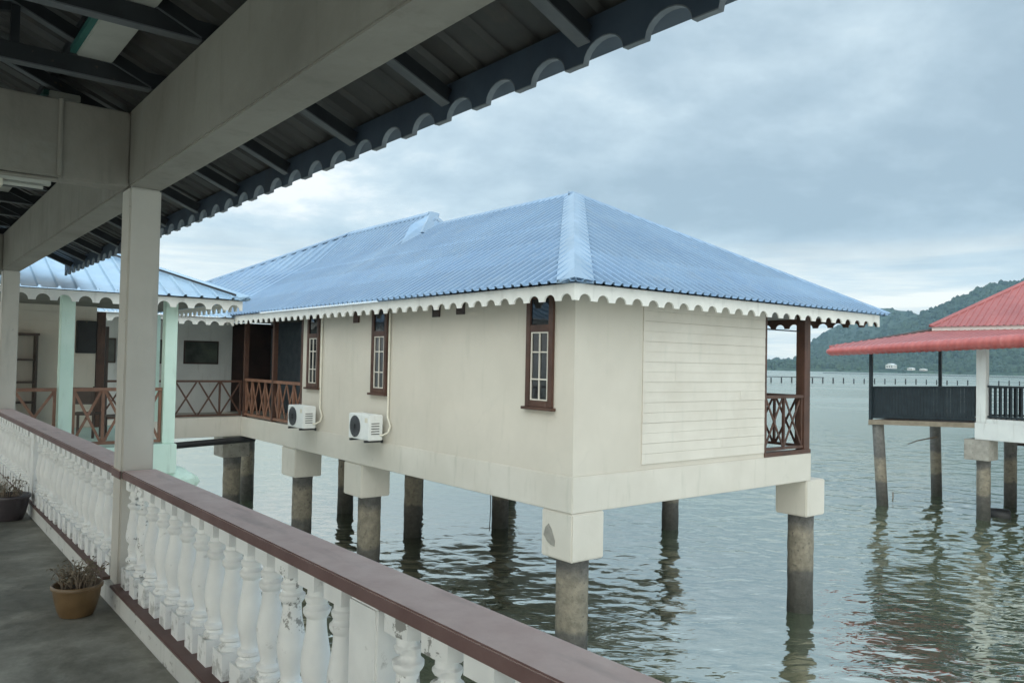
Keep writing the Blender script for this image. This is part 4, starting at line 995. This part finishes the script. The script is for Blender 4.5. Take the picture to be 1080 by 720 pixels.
# low veranda roof between awning and main roof
vr = MB()
def low(u): # u world y
    top_x = 28.5; k = min(1, max(0, (14.75-u)/2.5)); zt = 2.42+0.58*k
    zb_, hh = awn(u)
    return (26.15, u, zb_+hh*0.92), (26.15+2.35*k+0.02, u, max(zb_+hh*0.92+0.01, zt))
corrugated(vr, low, 4.2, 14.75, 0.2, (-0.25, 0, 1), 0.02)
vr.add([(26.2, 14.75, 2.36), (28.5, 12.25, 3.0), (32, 12.25, 3.0), (32, 14.75, 2.36)], [(0, 3, 2, 1)])
vrf = vr.build('veranda_roof', 'red_roof', RH, recalc=False)
RF = vrf
flashing('hip_cap', (26.2, 14.75, 2.36), (28.5, 12.25, 3.02), (0, -1, 0), (1, 0, 0), 0.10, 0.10, 'door_dark', 0.05)
f1 = MB(); f1.box(28.42, 28.46, 4.2, 12.24, 2.99, 3.13); f1.build('eave_fascia', 'fascia', RH)
mr = MB(); rx0, ry1, rz0, rs = 28.35, 12.32, 3.12, 0.71
def red_main(u):
    k = min(3.6, max(0.0, ry1-u)); return (rx0, u, rz0), (rx0+k, u, rz0+rs*k)
corrugated(mr, red_main, 4.5, ry1, 0.2, (-rs, 0, 1), 0.025)
def red_end(u):
    k = min(3.6, u-rx0, rx0+7.2-u); return (u, ry1, rz0), (u, ry1-k, rz0+rs*k)
corrugated(mr, red_end, rx0, rx0+7.2, 0.2, (0, rs, 1), 0.025)
mro = mr.build('main_roof', 'red_roof', RH, recalc=False)
RF = mro
flashing('hip_cap', (rx0, ry1, rz0), (rx0+3.6, ry1-3.6, rz0+rs*3.6), (0, -1, 0), (1, 0, 0), 0.14, 0.14, 'red_roof', 0.06)
MB().box(28.5, 35, 4.5, 12.2, 2.96, 2.985).build('soffit', 'ceiling_board', RH)

# ---------------------------------------------------------------- things in the water
fl = thing('floating_drum', 'dark drum floating beside a pile under the red roofed house', 'drum', (28.55, 10.15, WZ))
p = MB(); dr = [(0.0, -0.48), (0.16, -0.46), (0.22, -0.40), (0.23, 0.0), (0.22, 0.40), (0.16, 0.46), (0.0, 0.48)]
p.tube([(28.55+0.12*z/0.48, 10.15-0.30*z/0.48, WZ+0.05) for r, z in dr[1:-1]], [r for r, z in dr[1:-1]], 18); p.build('drum_body', 'black', fl, smooth=True, sharp=60)
br = MB(); br.tube([(30.9, 13.1, -0.86), (30.2, 13.5, -1.0), (29.95, 13.75, -1.15)], [0.03, 0.02, 0.012], 6)
tag(br.build('driftwood_branch', 'dry_stem'), 'thin dry branch caught on the pile below the dark veranda', 'branch')
br = MB(); d = px_dir(942, 525); k = (WZ-1.6)/d.z; q = Vector((0, 0, 1.6))+d*k; br.tube([q-Vector((0, 0, .3)), q+Vector((.02, .02, .22))], [0.025, 0.02], 6)
tag(br.build('marker_stick', 'dry_stem'), 'small dark stick poking out of the open water', 'stick')
wi = MB(); wi.tube([(8.6, 11.3, ZB), (8.62, 11.3, -1.0), (8.60, 11.3, -1.42)], 0.008, 5); tag(wi.build('hanging_wire', 'dark_steel'), 'thin wire hanging under the long beam of the cream house', 'wire')
# line of posts far out
pp = MB()
d0 = Vector((217.95, 142.28)); d1 = Vector((307.18, 109.67))
def post_xy(px_):
    f = (px_-813)/(1053-813); d = px_dir(px_, 404); a = d.x/d.y
    # intersection of the viewing direction with the line d0-d1
    e = d1-d0; t = (a*d0.y-d0.x)/(e.x-a*e.y); return d0+e*t
src = None
px_ = 769.5; i = 0
while px_ < 1100:
    q = post_xy(px_)
    if src is None:
        m = MB(); hgt = 1.75
        m.tube([(0, 0, -1.5), (0, 0, hgt)], 0.22, 8); src = m.build('sea_post', 'dark_steel'); o = src
    else: o = src.copy(); col.objects.link(o)
    o.location = (q.x, q.y, WZ); o.scale = (random.uniform(.8, 1.1), random.uniform(.8, 1.1), random.uniform(.9, 1.08))
    tag(o, 'weathered post in the long row standing far out in the water', 'post', 'row of posts far out in the water')
    px_ += 10.92; i += 1
a, b = post_xy(769.5), post_xy(869)
rp = MB(); rp.tube([(a.x, a.y, WZ+1.9), (b.x, b.y, WZ+1.9)], 0.13, 6); tag(rp.build('boom_rail', 'dark_steel'), 'thin horizontal rail along the tops of the far posts', 'rail')
fa_, fb_ = at_az(868, 900), at_az(1180, 900)
rp = MB(); rp.tube([(fa_[0], fa_[1], WZ), (fb_[0], fb_[1], WZ)], 0.55, 6); tag(rp.build('float_line', 'dark_steel'), 'thin dark line of floats lying on the water before the hills', 'float line')
# buildings on the far shore
def shore_house(label, px_, rr, w_, h_, z_, roofm):
    x, y = at_az(px_, rr); h = thing('shore_building', label, 'building', (x, y, z_), 'buildings on the far shore')
    m = MB(); m.box(x-w_/2, x+w_/2, y-w_/2, y+w_/2, z_, z_+h_); m.build('wall', 'fascia', h)
    m = MB(); m.prism([(x-w_*.55, y-w_*.55, z_+h_), (x-w_*.55, y+w_*.55, z_+h_), (x-w_*.55, y, z_+h_*1.5)], (w_*1.1, 0, 0)); m.build('roof', roofm, h)
    m = MB()
    for k in (-.3, 0, .3): m.box(x-w_/2-.3, x-w_/2-.02, y+w_*k-1, y+w_*k+1, z_+h_*.35, z_+h_*.75)
    m.build('window', 'glass', h)
shore_house('small white building on the far shore below the dark hill', 940, 1482, 13, 6, 4, 'white_house')
shore_house('long pale roofed building on the far shore, right of the white one', 961, 1462, 9, 3, 2, 'white_house')
shore_house('low pale building at the water edge of the far shore', 974, 1458, 9, 2.5, 1.5, 'white_house')

# ---------------------------------------------------------------- damp air
hz = MB(); hz.box(-1000, 3100, -1000, 3100, -6.2, 330)
ho = hz.build('haze', 'black', None); ho.data.materials.clear()
hm = bpy.data.materials.new('haze_air'); hm.use_nodes = True; ht = hm.node_tree; ht.nodes.clear()
hv = ht.nodes.new('ShaderNodeVolumePrincipled'); hv.inputs['Color'].default_value = (0.50, 0.78, 1.0, 1); hv.inputs['Density'].default_value = 0.00016; hv.inputs['Anisotropy'].default_value = 0.2
hou = ht.nodes.new('ShaderNodeOutputMaterial'); ht.links.new(hv.outputs[0], hou.inputs['Volume'])
ho.data.materials.append(hm); tag(ho, 'thin damp haze over the water', None, None, 'stuff')
